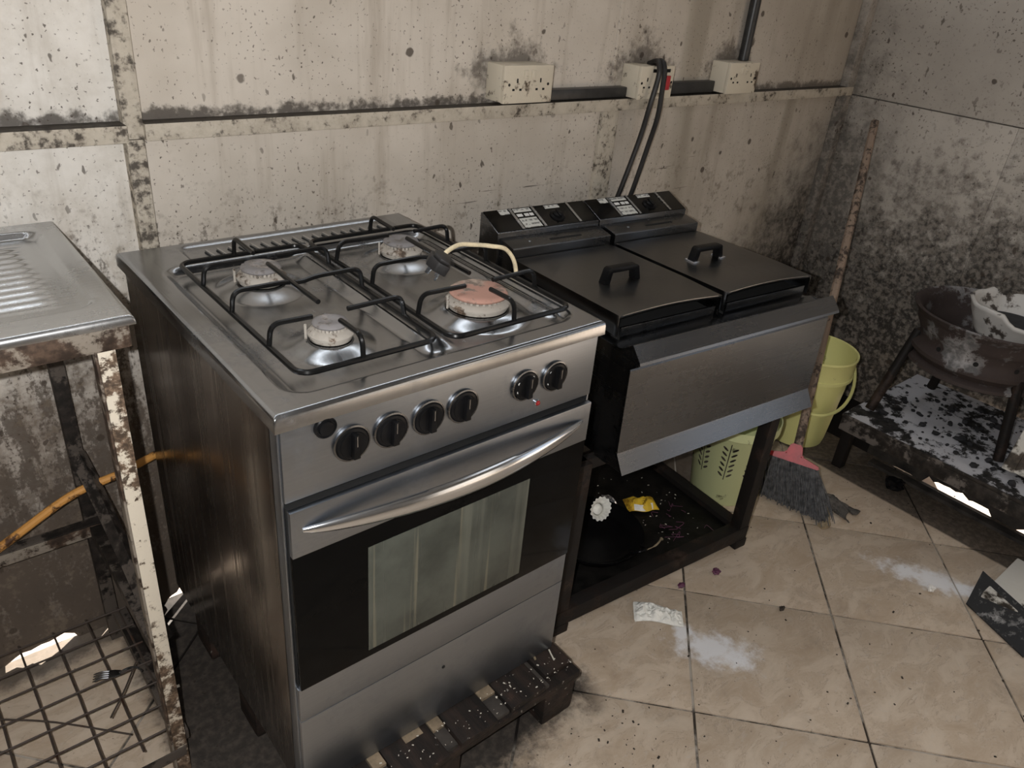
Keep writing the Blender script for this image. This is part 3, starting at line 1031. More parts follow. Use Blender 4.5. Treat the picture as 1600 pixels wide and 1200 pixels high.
# greasy crumbs filling the gaps between the boards
for (x0, x1) in ((0.521, 0.534), (0.386, 0.423), (0.263, 0.292), (0.126, 0.155), (0.014, 0.0245)):
    pb('grease_fill', x0, x1, -0.822, -0.16, 0.115, 0.129, 'dirt_dark', 0.002)
for (x0, x1, y0, y1, zt, lb) in ((0.387, 0.422, -0.772, -0.735, 0.136, 'tan cardboard scrap under the cooker front, nearest the right pallet block'), (0.264, 0.291, -0.775, -0.735, 0.136, 'tan cardboard scrap under the middle of the cooker front'), (0.128, 0.154, -0.780, -0.735, 0.137, 'tan cardboard scrap under the cooker front, furthest left'), (0.205, 0.245, -0.768, -0.735, 0.1396, 'thin flat cardboard sliver on a pallet board under the cooker')):
    o = MB().box(x0, x1, y0, y1, 0.1295 if zt < 0.139 else 0.1385, zt if zt < 0.139 else 0.1396, 0.0).build('cardboard_scrap', 'cardboard', smooth=False)
    tag(o, lb, 'cardboard', 'cardboard scraps under the cooker')

# ================================================================== TWIN FRYER AND STAND
FA = math.radians(-5.2)
st = empty('fryer_stand', (0.838, -0.09, 0), FA)
tag(st, 'black greasy steel stand with a bottom tray, under the twin fryer', 'stand')
for (u, v) in ((0.632, -0.545), (-0.045, -0.545), (0.632, -0.05), (-0.045, -0.05)):
    lg = MB().box(u - 0.019, u + 0.019, v - 0.019, v + 0.019, 0.012, 0.519, 0.003).build('leg', 'stand_metal', st)
    MB().box(u - 0.023, u + 0.023, v - 0.023, v + 0.023, 0.0, 0.03, 0.004).build('foot', 'stand_metal', lg)
MB().box(-0.064, 0.651, -0.566, -0.528, 0.028, 0.075, 0.003).build('rail', 'stand_metal', st)
MB().box(-0.064, 0.651, -0.067, -0.032, 0.028, 0.075, 0.003).build('rail', 'stand_metal', st)
MB().box(0.613, 0.651, -0.53, -0.066, 0.028, 0.075, 0.003).build('rail', 'stand_metal', st)
MB().box(-0.064, -0.026, -0.53, -0.066, 0.028, 0.075, 0.003).build('rail', 'stand_metal', st)
MB().box(-0.026, 0.613, -0.53, -0.066, 0.045, 0.058, 0.001).build('tray', 'black_grease', st)
MB().box(-0.064, 0.651, -0.55, -0.528, 0.49, 0.519, 0.003).build('top_rail', 'stand_metal', st)
MB().box(-0.064, 0.651, -0.067, -0.04, 0.49, 0.519, 0.003).build('top_rail', 'stand_metal', st)

fr = empty('twin_fryer', (0.838, -0.09, 0.52), FA)
tag(fr, 'dark stainless steel twin-tank electric fryer with two lids', 'fryer')
F0 = 0.52
FW = 0.655
def zz(*a): return [k - F0 for k in a]
# tank body
MB().box(0.0, FW, -0.545, -0.002, 0.0, 0.795 - F0, 0.003).build('body', 'steel_dark', fr)
# deep front: side profile of the folded apron
apr = [(-0.540, 0.800), (-0.560, 0.798), (-0.578, 0.808), (-0.597, 0.822), (-0.600, 0.822), (-0.626, 0.794), (-0.628, 0.788), (-0.602, 0.768), (-0.604, 0.765), (-0.609, 0.565), (-0.611, 0.560), (-0.634, 0.522), (-0.632, 0.520), (-0.606, 0.556), (-0.600, 0.562), (-0.596, 0.768), (-0.618, 0.789), (-0.598, 0.813), (-0.578, 0.802), (-0.560, 0.792), (-0.540, 0.794)]
MB().prism([(a, z - F0) for a, z in apr], -0.004, FW + 0.004, 'x').build('front_apron', 'steel_dark', fr, angle=20)
side = [(-0.540, 0.800), (-0.562, 0.800), (-0.598, 0.818), (-0.622, 0.790), (-0.600, 0.767), (-0.606, 0.560), (-0.628, 0.524), (-0.540, 0.520)]
for u in (-0.004, FW + 0.001):
    MB().prism([(a, z - F0) for a, z in side], u, u + 0.003, 'x').build('apron_cheek', 'steel_dark', fr, angle=20)
for i in range(2):
    u0 = 0.002 + 0.3265 * i
    u1 = u0 + 0.3225
    # control head: a wedge with a sloping black fascia
    hd = MB().prism([(-0.001, 0.80 - F0), (-0.001, 0.918 - F0), (-0.006, 0.920 - F0), (-0.083, 0.889 - F0), (-0.084, 0.797 - F0)], u0, u1, 'x', 0.0015).build('control_head', 'steel_dark', fr)
    hd['label'] = 'wedge-shaped control head with black fascia'
    # fascia lies on the slope
    sl = Vector((0, -0.077, -0.031)); L = sl.length; sl.normalize()
    nrm = Vector((0, -sl.z * -1, 0)); nrm = Vector((0, sl.z, -sl.y))
    Tm = Matrix(((1, 0, 0, u0), (0, sl.y, nrm.y, -0.006), (0, sl.z, nrm.z, 0.920 - F0), (0, 0, 0, 1)))
    W = u1 - u0
    def fb(name, a0, a1, d0, d1, h0, h1, mat, par, bev=0.0):
        return MB().box(a0 * W, a1 * W, d0 * L, d1 * L, h0, h1, bev, Tm).build(name, mat, par, smooth=False)
    fa = fb('fascia', 0.008, 0.992, 0.01, 0.97, 0.0002, 0.0015, 'head_black', hd)
    fb('trim_strip', 0.232, 0.256, 0.01, 0.97, 0.0016, 0.0036, 'steel_sink', hd)
    fb('trim_strip', 0.448, 0.470, 0.01, 0.97, 0.0016, 0.0036, 'steel_sink', hd)
    fb('trim_strip', 0.800, 0.822, 0.01, 0.97, 0.0016, 0.0036, 'steel_sink', hd)
    fb('label_sticker', 0.135, 0.225, 0.03, 0.26, 0.0016, 0.0021, 'label_print', hd)
    fb('label_sticker', 0.27, 0.435, 0.05, 0.22, 0.0016, 0.0021, 'label_print', hd)
    fb('label_sticker', 0.27, 0.435, 0.50, 0.93, 0.0016, 0.0021, 'label_print', hd)
    fb('label_sticker', 0.575, 0.72, 0.05, 0.20, 0.0016, 0.0021, 'label_print', hd)
    for (a0, a1) in ((0.275, 0.325), (0.345, 0.385), (0.395, 0.43)):
        fb('indicator_window', a0, a1, 0.30, 0.42, 0.0016, 0.0024, 'white_print', hd)
    # thermostat dial
    kb = MB().lathe([(0.021, 0.0015), (0.021, 0.004), (0.019, 0.0055), (0.014, 0.006), (0.0135, 0.010), (0.011, 0.011), (0, 0.011)], 32, (0.635 * W, 0.58 * L, 0), 'z', mat=Tm).build('thermostat_dial', 'black_plastic', hd)
    MB().box(0.635 * W - 0.003, 0.635 * W + 0.003, 0.58 * L - 0.013, 0.58 * L + 0.013, 0.010, 0.014, 0.001, Tm).build('dial_grip', 'black_plastic', kb)
    # hinge cover box with a slot
    hb = MB().prism([(-0.0845, 0.800 - F0), (-0.0845, 0.874 - F0), (-0.092, 0.8755 - F0), (-0.140, 0.868 - F0), (-0.1415, 0.866 - F0), (-0.1415, 0.838 - F0), (-0.1415, 0.800 - F0)], u0 + 0.008, u1 - 0.004, 'x', 0.001).build('hinge_cover', 'steel_dark', fr)
    MB().box(u0 + 0.135, u0 + 0.235, -0.122, -0.114, 0.868 - F0, 0.8722 - F0, 0.0005).build('slot', 'gap_black', hb)
    MB().lathe([(0, 0), (0.004, 0), (0.003, 0.002), (0, 0.0025)], 12, (u0 + 0.075, -0.115, 0.8715 - F0)).build('rivet', 'steel_front', hb)
    # lid: a shallow folded tray, front edge sprung up
    a0, a1 = u0 + 0.010, u1 - 0.002
    b = MB()
    NU, NV = 24, 30
    y0_, y1_ = -0.142, -0.532
    def top(u, v, dz=0.0):
        x = a0 + (a1 - a0) * u
        y = y0_ + (y1_ - y0_) * v
        z = 0.843 + 0.013 * v + (0.007 * math.sin(PI * u) - 0.004 * u) * sst(0.65, 1.0, v)
        return Vector((x, y, z - F0 + dz))
    gv = [[b.bm.verts.new(top(p / NU, q / NV)) for q in range(NV + 1)] for p in range(NU + 1)]
    for p in range(NU):
        for q in range(NV):
            b.bm.faces.new((gv[p][q], gv[p + 1][q], gv[p + 1][q + 1], gv[p][q + 1]))
    # side flanges
    for p in (0, NU):
        lowv = []
        for q in range(NV + 1):
            co = gv[p][q].co
            lowv.append(b.bm.verts.new((co.x, co.y, co.z - 0.022 - 0.026 * (q / NV))))
        for q in range(NV):
            b.bm.faces.new((gv[p][q], gv[p][q + 1], lowv[q + 1], lowv[q]))
    # front hem
    hv = [b.bm.verts.new((gv[p][NV].co.x, gv[p][NV].co.y - 0.001, gv[p][NV].co.z - 0.005)) for p in range(NU + 1)]
    for p in range(NU):
        b.bm.faces.new((gv[p][NV], gv[p + 1][NV], hv[p + 1], hv[p]))
    lid = b.build('lid', 'steel_lid', fr, angle=40)
    md = lid.modifiers.new('sheet', 'SOLIDIFY'); md.thickness = 0.0016; md.offset = -1
    # front lip of the tank under the lid
    MB().box(a0 + 0.012, a1 - 0.012, -0.530, -0.524, 0.795 - F0, 0.826 - F0, 0.001).build('tank_lip', 'steel_dark', fr)
    MB().box(a0 + 0.012, a1 - 0.012, -0.524, -0.16, 0.796 - F0, 0.815 - F0).build('tank_well', 'gap_black', fr, smooth=False)
    # bow handle
    hx = a0 + (a1 - a0) * (0.47 if i == 0 else 0.44)
    hy = -0.365 if i == 0 else -0.335
    w_ = 0.048
    hz = 0.852 - F0 if i == 0 else 0.851 - F0
    ang = math.radians(-62)
    Th = Matrix.Translation((hx, hy, hz)) @ Matrix.Rotation(ang + math.radians(62), 4, 'Z')
    hpts = [(-w_ - 0.008, -0.003), (-w_ + 0.010, -0.003), (-w_ + 0.015, 0.024), (w_ - 0.015, 0.024), (w_ - 0.010, -0.003), (w_ + 0.008, -0.003), (w_ - 0.002, 0.032), (w_ - 0.008, 0.036), (-w_ + 0.008, 0.036), (-w_ + 0.002, 0.032)]
    hn = MB().prism(hpts, -0.011, 0.011, 'y', 0.003, Th).build('lid_handle', 'black_plastic', lid)
    if i == 1:
        for sx in (-1, 1):
            MB().box(sx * 0.048 - 0.009, sx * 0.048 + 0.011, -0.016, 0.016, -0.002, 0.0022, 0.0008, Th).build('torn_film', 'foil', lid)

# things lying on the tray under the fryer
def crumple(name, mat, loc, size, seed, label, cat, flat=0.5, group=None):
    bm2 = bmesh.new()
    bmesh.ops.create_icosphere(bm2, subdivisions=3, radius=1.0)
    r = random.Random(seed)
    off = Vector((r.uniform(0, 50), r.uniform(0, 50), r.uniform(0, 50)))
    for v in bm2.verts:
        nn = mnoise.noise(v.co * 1.7 + off) * 0.45 + mnoise.noise(v.co * 4.1 + off) * 0.22
        v.co *= (1 + nn)
        v.co.x *= size[0]; v.co.y *= size[1]; v.co.z *= size[2] * flat
    zmin = min(v.co.z for v in bm2.verts)
    for v in bm2.verts: v.co.z -= zmin
    b = MB(); b.merge(bm2)
    o = b.build(name, mat, None, angle=18)
    o.location = loc
    tag(o, label, cat, group)
    return o


pn = empty('round_pan', (1.015, -0.475, 0.0585))
tag(pn, 'round black pan lying on the tray under the fryer', 'pan')
MB().lathe([(0, 0.004), (0.10, 0.004), (0.118, 0.010), (0.138, 0.034), (0.1445, 0.036), (0.1445, 0.031), (0.124, 0.004), (0.105, 0.0), (0, 0.0)], 56).build('dish', 'black_pan', pn, angle=50)
MB().tube(bez([(0.02, -0.128, 0.030), (0.028, -0.150, 0.046), (0.05, -0.152, 0.046), (0.062, -0.125, 0.032)], 6), 0.004, 8).build('loop_handle', 'black_pan', pn)
MB().tube(bez([(-0.062, 0.125, 0.032), (-0.05, 0.148, 0.046), (-0.028, 0.148, 0.046), (-0.02, 0.128, 0.030)], 6), 0.004, 8).build('loop_handle', 'black_pan', pn)

pc = empty('paper_cup_case', (1.082, -0.425, 0.064))
tag(pc, 'crumpled white fluted paper case beside the black pan', 'paper case')
b = MB()
def flute(u, v):
    a = 2 * PI * u
    rr = (0.016 + 0.016 * v) * (1 + 0.06 * math.sin(a * 16) * v) * (1 + 0.12 * math.sin(a * 2 + 1))
    return Vector((rr * math.cos(a), rr * math.sin(a), 0.03 * v))
b.grid(flute, 96, 4)
b.lathe([(0, 0.0005), (0.016, 0.0005)], 24)
cse = b.build('fluted_case', 'paper_white', pc, angle=60)
cse.rotation_euler = (0.75, -0.5, 0)
cse.location = (0, 0, 0.036)
md = cse.modifiers.new('sheet', 'SOLIDIFY'); md.thickness = 0.0008

crumple('foil_scrap', 'foil', (1.165, -0.40, 0.059), (0.013, 0.03, 0.022), 5, 'small twist of silver foil beside the yellow sachet', 'foil', 0.6)
ys = empty('yellow_sachet', (1.245, -0.455, 0.0645), math.radians(-28))
tag(ys, 'crumpled bright yellow food packet on the tray under the fryer', 'packet')
def pillow(u, v):
    x = (u - 0.5) * 0.098; y = (v - 0.5) * 0.06
    e = (1 - abs(2 * u - 1) ** 3) * (1 - abs(2 * v - 1) ** 2)
    return Vector((x, y + 0.004 * math.sin(u * 9), 0.001 + 0.026 * e * (1 + 0.35 * mnoise.noise(Vector((x * 60, y * 60, 3))))))
b = MB().grid(pillow, 24, 16)
b.grid(lambda u, v: Vector(((u - 0.5) * 0.098, (v - 0.5) * 0.06 + 0.004 * math.sin(u * 9), 0.0)), 24, 1)
b.build('pouch', 'sachet_yellow', ys, angle=30)
MB().grid(lambda u, v: Vector(((u - 0.5) * 0.06, -0.03 + 0.012 * v + 0.004 * math.sin(u * 6 + 2.0), 0.003 + 0.014 * v)), 10, 2).build('white_band', 'paper_white', ys)
o = MB().tube(bez([(1.09, -0.60, 0.062), (1.14, -0.605, 0.064), (1.175, -0.598, 0.068)], 6), [0.0015] * 6 + [0.003] * 6 + [0.006], 6).build('dry_stalk', 'rag_tan')
tag(o, 'thin pale dry stalk at the front of the stand tray', 'stalk')
b = MB()
r = random.Random(3)
for k in range(70):
    u = r.uniform(0.12, 0.58); v = r.uniform(-0.50, -0.15)
    if math.hypot(u - 0.215, v + 0.39) < 0.17: continue
    w = Vector((0.838, -0.09, 0.0585)) + Matrix.Rotation(FA, 3, 'Z') @ Vector((u, v, 0))
    s = r.uniform(0.001, 0.003)
    T = Matrix.Translation(w) @ Matrix.Rotation(r.uniform(0, PI), 4, 'Z')
    b.box(-s, s, -s * 0.4, s * 0.4, 0, s * 0.4, 0, T)
o = b.build('tray_crumbs', 'pale_crumb', smooth=False)
tag(o, 'pale crumbs scattered over the stand tray', 'crumbs', kind='stuff')
b = MB()
for k in range(16):
    u = r.uniform(0.42, 0.57); v = r.uniform(-0.50, -0.36)
    w = Vector((0.838, -0.09, 0.0585)) + Matrix.Rotation(FA, 3, 'Z') @ Vector((u, v, 0))
    p = [(0, 0, 0.001), (r.uniform(-.02, .02), r.uniform(-.02, .02), 0.006), (r.uniform(-.03, .03), r.uniform(-.03, .03), 0.001)]
    b.tube([w + Vector(q) for q in bez(p, 3)], 0.0008, 5)
o = b.build('onion_shreds', 'onion_purple')
tag(o, 'purple onion shreds scattered on the tray', 'onion shreds', kind='stuff')

# ================================================================== SOCKETS AND WIRING ON THE BACK WALL
def socket(xc, zc, w, h, label, kind):
    s = empty('wall_socket', (xc, 0, zc))
    tag(s, label, 'socket', 'surface sockets above the rail')
    MB().box(-w / 2 + 0.001, w / 2 - 0.001, -0.060, 0.0, -h / 2 + 0.001, h / 2 - 0.001, 0.003).build('back_box', 'socket_cream', s)
    fp = MB().box(-w / 2, w / 2, -0.071, -0.0605, -h / 2, h / 2, 0.003).build('face_plate', 'socket_cream', s)
    if kind in ('twin', 'cooker'):
        outs = (-0.037, 0.037) if kind == 'twin' else (-0.040,)
        for cx in outs:
            MB().box(cx - 0.002, cx + 0.002, -0.0716, -0.068, 0.004, 0.014).build('pin_hole', 'gap_black', fp, smooth=False)
            for sx in (-0.011, 0.011):
                MB().box(cx + sx - 0.0035, cx + sx + 0.0035, -0.0716, -0.068, -0.014, -0.009).build('pin_hole', 'gap_black', fp, smooth=False)
        for sx in (-0.062, 0.062):
            MB().lathe([(0, 0.0), (0.0035, 0.0), (0.0035, 0.0012), (0, 0.0012)], 12, (sx, -0.0707, 0.0), 'y').build('screw', 'black_enamel', fp)
        if kind == 'twin':
            for cx in (-0.012, 0.012):
                MB().box(cx - 0.006, cx + 0.006, -0.0745, -0.069, 0.014, 0.033, 0.0015).build('rocker_switch', 'socket_cream', fp)
    if kind == 'cooker':
        MB().box(0.036, 0.054, -0.0745, -0.069, -0.020, 0.018, 0.0015).build('red_rocker', 'red_plastic', fp)
        MB().box(-0.022, -0.006, -0.0725, -0.069, 0.027, 0.036, 0.0005).build('label_slot', 'black_enamel', fp)
        MB().box(0.034, 0.050, -0.0725, -0.069, 0.027, 0.036, 0.0005).build('label_slot', 'black_enamel', fp)
    return s


socket(0.978, 1.213, 0.156, 0.087, 'grimy cream double wall socket above the gas cooker, leftmost on the rail', 'twin')
socket(1.450, 1.206, 0.140, 0.087, 'cream cooker switch socket with a red rocker and two black cables', 'cooker')
socket(1.855, 1.210, 0.150, 0.090, 'dirty cream double wall socket under the black conduit', 'twin')
o = MB().box(1.057, 1.379, -0.030, -0.0005, 1.1635, 1.190, 0.004).build('cable_trunking', 'conduit_black')
tag(o, 'black greasy trunking between the left and middle sockets', 'trunking', 'black trunking on the rail')
o = MB().box(1.521, 1.779, -0.026, -0.0005, 1.1635, 1.197, 0.004).build('cable_trunking', 'conduit_black')
tag(o, 'black greasy trunking between the middle and right sockets', 'trunking', 'black trunking on the rail')
cd = empty('wall_conduit', (1.905, -0.022, 1.2555))
tag(cd, 'black conduit pipe rising from the right-hand socket', 'conduit')
MB().tube([(0, 0, 0), (-0.001, 0, 0.4), (0.0, 0, 1.16)], 0.0165, 14).build('pipe', 'conduit_black', cd)
for z in (0.45, 0.95):
    MB().lathe([(0.0165, z), (0.020, z), (0.020, z + 0.02), (0.0165, z + 0.02)], 16).build('saddle', 'conduit_black', cd)
p1 = bez([(1.452, -0.030, 1.2505), (1.444, -0.066, 1.262), (1.434, -0.086, 1.245), (1.430, -0.090, 1.218), (1.416, -0.090, 1.156), (1.415, -0.072, 1.055), (1.387, -0.052, 0.90), (1.375, -0.028, 0.80)], 8)
p2 = bez([(1.466, -0.030, 1.2505), (1.460, -0.066, 1.262), (1.456, -0.086, 1.245), (1.455, -0.090, 1.206), (1.456, -0.090, 1.121), (1.458, -0.072, 1.037), (1.442, -0.052, 0.893), (1.435, -0.028, 0.80)], 8)
o = MB().tube(p1, 0.0072, 10).build('power_cable', 'black_rubber')
tag(o, 'left of two black cables hanging from the cooker switch to the fryer', 'cable', 'fryer power cables')
o = MB().tube(p2, 0.0072, 10).build('power_cable', 'black_rubber')
tag(o, 'right of two black cables hanging from the cooker switch to the fryer', 'cable', 'fryer power cables')

# ================================================================== SINK TABLE ON THE LEFT
SZ = 1.004
sk = empty('drainboard_table', (-0.45, -0.27, 0))
tag(sk, 'stainless steel ribbed drainboard on a rusty painted angle-iron frame', 'table')
SX0, SX1, SY0, SY1 = -0.90, -0.088, -0.497, -0.035
def sink_h(x, y):
    h = 0.0
    d = rrect(x, y, -1.0, SX1 - 0.036, SY0 + 0.055, SY1 - 0.045, 0.030)
    h -= 0.011 * sst(0.002, -0.008, d)
    if d < -0.01:
        k = sst(-0.035, -0.06, d)
        h += 0.0022 * k * math.sin((y - SY0) * 2 * PI / 0.024)
    e = min(SX1 - x, SY1 - y, y - SY0)
    if e < 0.008:
        h -= 0.008 - math.sqrt(max(0, 0.008 ** 2 - (0.008 - e) ** 2))
    return h
b = MB()
xs = [SX0 + (SX1 - 0.008 - SX0) * k / 110 for k in range(111)] + [SX1 - 0.005, SX1 - 0.0025, SX1 - 0.001, SX1]
ys_ = [SY0, SY0 + 0.001, SY0 + 0.0025, SY0 + 0.005] + [SY0 + 0.008 + (SY1 - SY0 - 0.016) * k / 150 for k in range(151)] + [SY1 - 0.005, SY1 - 0.0025, SY1 - 0.001, SY1]
gv = [[b.bm.verts.new((x + 0.45, y + 0.27, SZ + sink_h(x, y))) for y in ys_] for x in xs]
for i in range(len(xs) - 1):
    for j in range(len(ys_) - 1):
        b.bm.faces.new((gv[i][j], gv[i + 1][j], gv[i + 1][j + 1], gv[i][j + 1]))
fr_ = [gv[i][0] for i in range(len(xs))] + [gv[-1][j] for j in range(1, len(ys_))] + [gv[i][-1] for i in range(len(xs) - 2, -1, -1)]
lw = [b.bm.verts.new((v.co.x, v.co.y, SZ - 0.014)) for v in fr_]
for k in range(len(fr_) - 1):
    b.bm.faces.new((fr_[k], lw[k], lw[k + 1], fr_[k + 1]))
b.build('drainboard', 'steel_sink', sk, angle=50)
def sb(name, x0, x1, y0, y1, z0, z1, mat, bev=0.0015):
    return MB().box(x0 + 0.45, x1 + 0.45, y0 + 0.27, y1 + 0.27, z0, z1, bev).build(name, mat, sk)
# angle-iron top frame
sb('top_rail', -0.9, -0.096, -0.491, -0.487, 0.956, 0.989, 'frame_rust')
sb('top_rail', -0.9, -0.096, -0.487, -0.460, 0.952, 0.956, 'frame_rust')
sb('top_rail', -0.9, -0.10, -0.06, -0.04, 0.955, 0.98, 'frame_dark')
sb('top_rail', -0.118, -0.100, -0.485, -0.06, 0.955, 0.98, 'frame_dark')
# legs
def leg(pts, w, mat, name='leg'):
    b = MB()
    b.tube([(x + 0.45, y + 0.27, z) for x, y, z in pts], w, 4)
    return b.build(name, mat, sk, smooth=False)
sb('leg', -0.142, -0.118, -0.486, -0.482, 0.0, 0.953, 'leg_paint')
sb('leg', -0.146, -0.142, -0.486, -0.462, 0.0, 0.953, 'frame_rust')
sb('leg', -0.148, -0.122, -0.055, -0.030, 0.0, 0.955, 'frame_dark')
sb('leg', -0.88, -0.856, -0.486, -0.462, 0.0, 0.953, 'leg_paint')
sb('leg', -0.88, -0.856, -0.055, -0.030, 0.0, 0.953, 'frame_dark')
# half-height shelf frame with a sagging diagonal brace
sb('shelf_rail', -0.88, -0.122, -0.085, -0.056, 0.335, 0.362, 'frame_rust')
sb('shelf_rail', -0.88, -0.122, -0.085, -0.060, 0.3625, 0.366, 'frame_dark')
sb('shelf_rail', -0.146, -0.120, -0.46, -0.086, 0.335, 0.362, 'frame_dark')
leg([(-0.135, -0.058, 0.53), (-0.125, -0.12, 0.47), (-0.118, -0.25, 0.40), (-0.115, -0.44, 0.33)], 0.016, 'frame_dark', 'brace')
# foot rails close to the floor carrying the mesh shelf
sb('foot_rail', -0.134, -0.106, -0.46, -0.058, 0.065, 0.090, 'frame_dark')
sb('foot_rail', -0.88, -0.122, -0.49, -0.487, 0.06, 0.085, 'frame_dark')

ms = empty('wire_mesh_shelf', (-0.45, -0.27, 0.0935))
tag(ms, 'rusty square wire mesh lying low under the drainboard', 'wire mesh')
for k in range(11):
    x = -0.125 - 0.066 * k
    MB().tube([(x + 0.45, -0.465 + 0.27, 0.003), (x + 0.452, -0.27 + 0.27, 0.001), (x + 0.45, -0.06 + 0.27, 0.003)], 0.0024, 6).build('wire', 'mesh_wire', ms)
for k in range(7):
    y = -0.072 - 0.062 * k
    MB().tube([(-0.85 + 0.45, y + 0.27, 0.0065), (-0.11 + 0.45, y + 0.27, 0.0065)], 0.0022, 6).build('wire', 'mesh_wire', ms)
MB().tube(bez([(-0.14 + 0.45, -0.25 + 0.27, 0.011), (-0.18 + 0.45, -0.31 + 0.27, 0.012), (-0.22 + 0.45, -0.36 + 0.27, 0.011)], 5), 0.0018, 6).build('loose_wire', 'mesh_wire', ms)
MB().tube(bez([(-0.40 + 0.45, -0.235 + 0.27, 0.012), (-0.31 + 0.45, -0.31 + 0.27, 0.014), (-0.20 + 0.45, -0.42 + 0.27, 0.011)], 5), 0.0018, 6).build('loose_wire', 'mesh_wire', ms)

o = MB().tube(bez([(-0.62, -0.11, 0.285), (-0.40, -0.105, 0.355), (-0.30, -0.10, 0.397), (-0.168, -0.10, 0.463), (-0.069, -0.10, 0.481), (0.04, -0.06, 0.478), (0.2, -0.055, 0.47)], 8), 0.0085, 10).build('gas_hose', 'orange_pipe')
tag(o, 'orange gas hose sagging along the wall behind the table leg', 'hose')

fk = empty('fork', (-0.175, -0.262, 0.103), math.radians(-20))
tag(fk, 'bent dark metal fork lying on the wire mesh', 'fork')
b = MB()
b.tube(bez([(0.0, 0, 0.006), (0.012, 0.002, 0.010), (0.024, 0.006, 0.008), (0.036, 0.004, 0.004), (0.044, -0.006, 0.003)], 5), 0.0026, 6)
b.build('handle', 'steel_dark', fk)
MB().prism([(0.003, -0.006), (0.003, 0.006), (-0.010, 0.010), (-0.022, 0.0105), (-0.022, -0.0105), (-0.010, -0.010)], 0.0045, 0.007, 'z', 0.0008).build('head', 'steel_dark', fk)
for k in range(4):
    y = -0.0085 + 0.0057 * k
    MB().tube(bez([(-0.020, y, 0.006), (-0.034, y, 0.008), (-0.050, y * 1.1, 0.004)], 4), [0.0018] * 8 + [0.0008], 5).build('tine', 'steel_dark', fk)

# ================================================================== RIGHT SIDE: BUCKET, BASKET, BROOM, CHARCOAL BENCH
BK = (2.15, -0.425)
bk = empty('bucket', (BK[0], BK[1], 0.001))
tag(bk, 'tall lime-yellow plastic bucket with a hanging handle, behind the broom', 'bucket')
MB().lathe([(0, 0.006), (0.098, 0.006), (0.104, 0.012), (0.124, 0.27), (0.128, 0.275), (0.1315, 0.355), (0.137, 0.358), (0.138, 0.350), (0.1345, 0.345), (0.134, 0.285), (0.137, 0.283), (0.137, 0.272), (0.127, 0.268), (0.108, 0.02), (0.104, 0.0), (0, 0.0)], 56).build('pail', 'bucket_yellow', bk, angle=40)
ha = math.radians(-75)
for s in (0, PI):
    a = math.radians(141) + s
    T = Matrix.Rotation(a, 4, 'Z')
    MB().box(0.130, 0.148, -0.024, 0.024, 0.262, 0.276, 0.002, T).box(0.130, 0.146, -0.010, 0.010, 0.276, 0.30, 0.003, T).build('handle_lug', 'bucket_yellow', bk)
a = math.radians(141)
d1 = Vector((math.cos(a), math.sin(a), 0)); d2 = Vector((-math.sin(a), math.cos(a), 0))
hp = []
for k in range(25):
    t = PI * k / 24
    hp.append(d1 * (0.150 * math.cos(t)) + d2 * (0.146 * math.sin(t)) + Vector((0, 0, 0.288 - 0.125 * math.sin(t))))
MB().tube(hp, 0.0058, 8).build('handle', 'bucket_yellow', bk)

bs = empty('laundry_basket', (1.605, -0.492, 0.001))
tag(bs, 'pale green plastic bin with leaf-shaped cut-outs behind the fryer stand', 'basket')
MB().lathe([(0, 0.006), (0.088, 0.006), (0.094, 0.012), (0.122, 0.262), (0.128, 0.266), (0.130, 0.295), (0.134, 0.297), (0.134, 0.266), (0.126, 0.258), (0.097, 0.01), (0.092, 0.0), (0, 0.0)], 48).build('shell', 'basket_green', bs, angle=40)
b = MB()
for col_ in range(9):
    ac = 2 * PI * col_ / 9 - 1.9
    def P3(a_, z):
        rr = 0.097 + (z - 0.01) * (0.126 - 0.097) / 0.248 + 0.0006
        return Vector((rr * math.cos(a_), rr * math.sin(a_), z))
    for row in range(6):
        z = 0.13 + row * 0.02
        for s in (-1, 1):
            ring = []
            for k in range(8):
                t = 2 * PI * k / 8
                lx = 0.011 * math.cos(t); lz = 0.0038 * math.sin(t)
                c45, s45 = math.cos(0.75), math.sin(0.75)
                ux = s * (0.014 + (lx * c45 - lz * s45)); uz = lx * s45 + lz * c45
                ring.append(b.bm.verts.new(P3(ac + ux / 0.115, z + uz)))
            b.bm.faces.new(ring)
    strip = [P3(ac - 0.012, 0.11), P3(ac + 0.012, 0.11), P3(ac + 0.012, 0.25), P3(ac - 0.012, 0.25)]
    b.bm.faces.new([b.bm.verts.new(p) for p in strip])
lf = b.build('leaf_cutouts', 'frame_dark', bs, smooth=False)
lf['kind'] = 'stuff'

bm_ = empty('broom', (1.77, -0.63, 0))
tag(bm_, 'broom with a red head and grey bristles, its wooden handle leaning to the corner', 'broom')
hb0 = Vector((1.800, -0.618, 0.152)); ht = Vector((2.585, -0.170, 1.062))
o_ = Vector((1.77, -0.63, 0))
ax = (ht - hb0).normalized()
MB().tube([hb0 - o_, hb0.lerp(ht, 0.5) - o_, ht - o_], 0.0145, 10).build('handle', 'stick_wood', bm_)
cl, cr_ = Vector((1.738, -0.545, 0.138)), Vector((1.803, -0.706, 0.138))
dl = (cr_ - cl)
b = MB()
pr = []
cc = (cl + cr_) / 2
side_d = dl.normalized()
down = Vector((-0.40, -0.25, -0.88)).normalized()
down = (down - side_d * down.dot(side_d)).normalized()
nn = side_d.cross(down).normalized()
Lh = dl.length / 2
def cap_pt(s, h, w): return cc + side_d * s + down * h + nn * w - o_
prof_ = [(-Lh, 0.010), (-Lh, 0.0), (-0.026, -0.016), (-0.0175, -0.050), (0.0175, -0.050), (0.026, -0.016), (Lh, 0.0), (Lh, 0.010)]
A = [b.bm.verts.new(cap_pt(s, h, -0.016)) for s, h in prof_]
B = [b.bm.verts.new(cap_pt(s, h, 0.016)) for s, h in prof_]
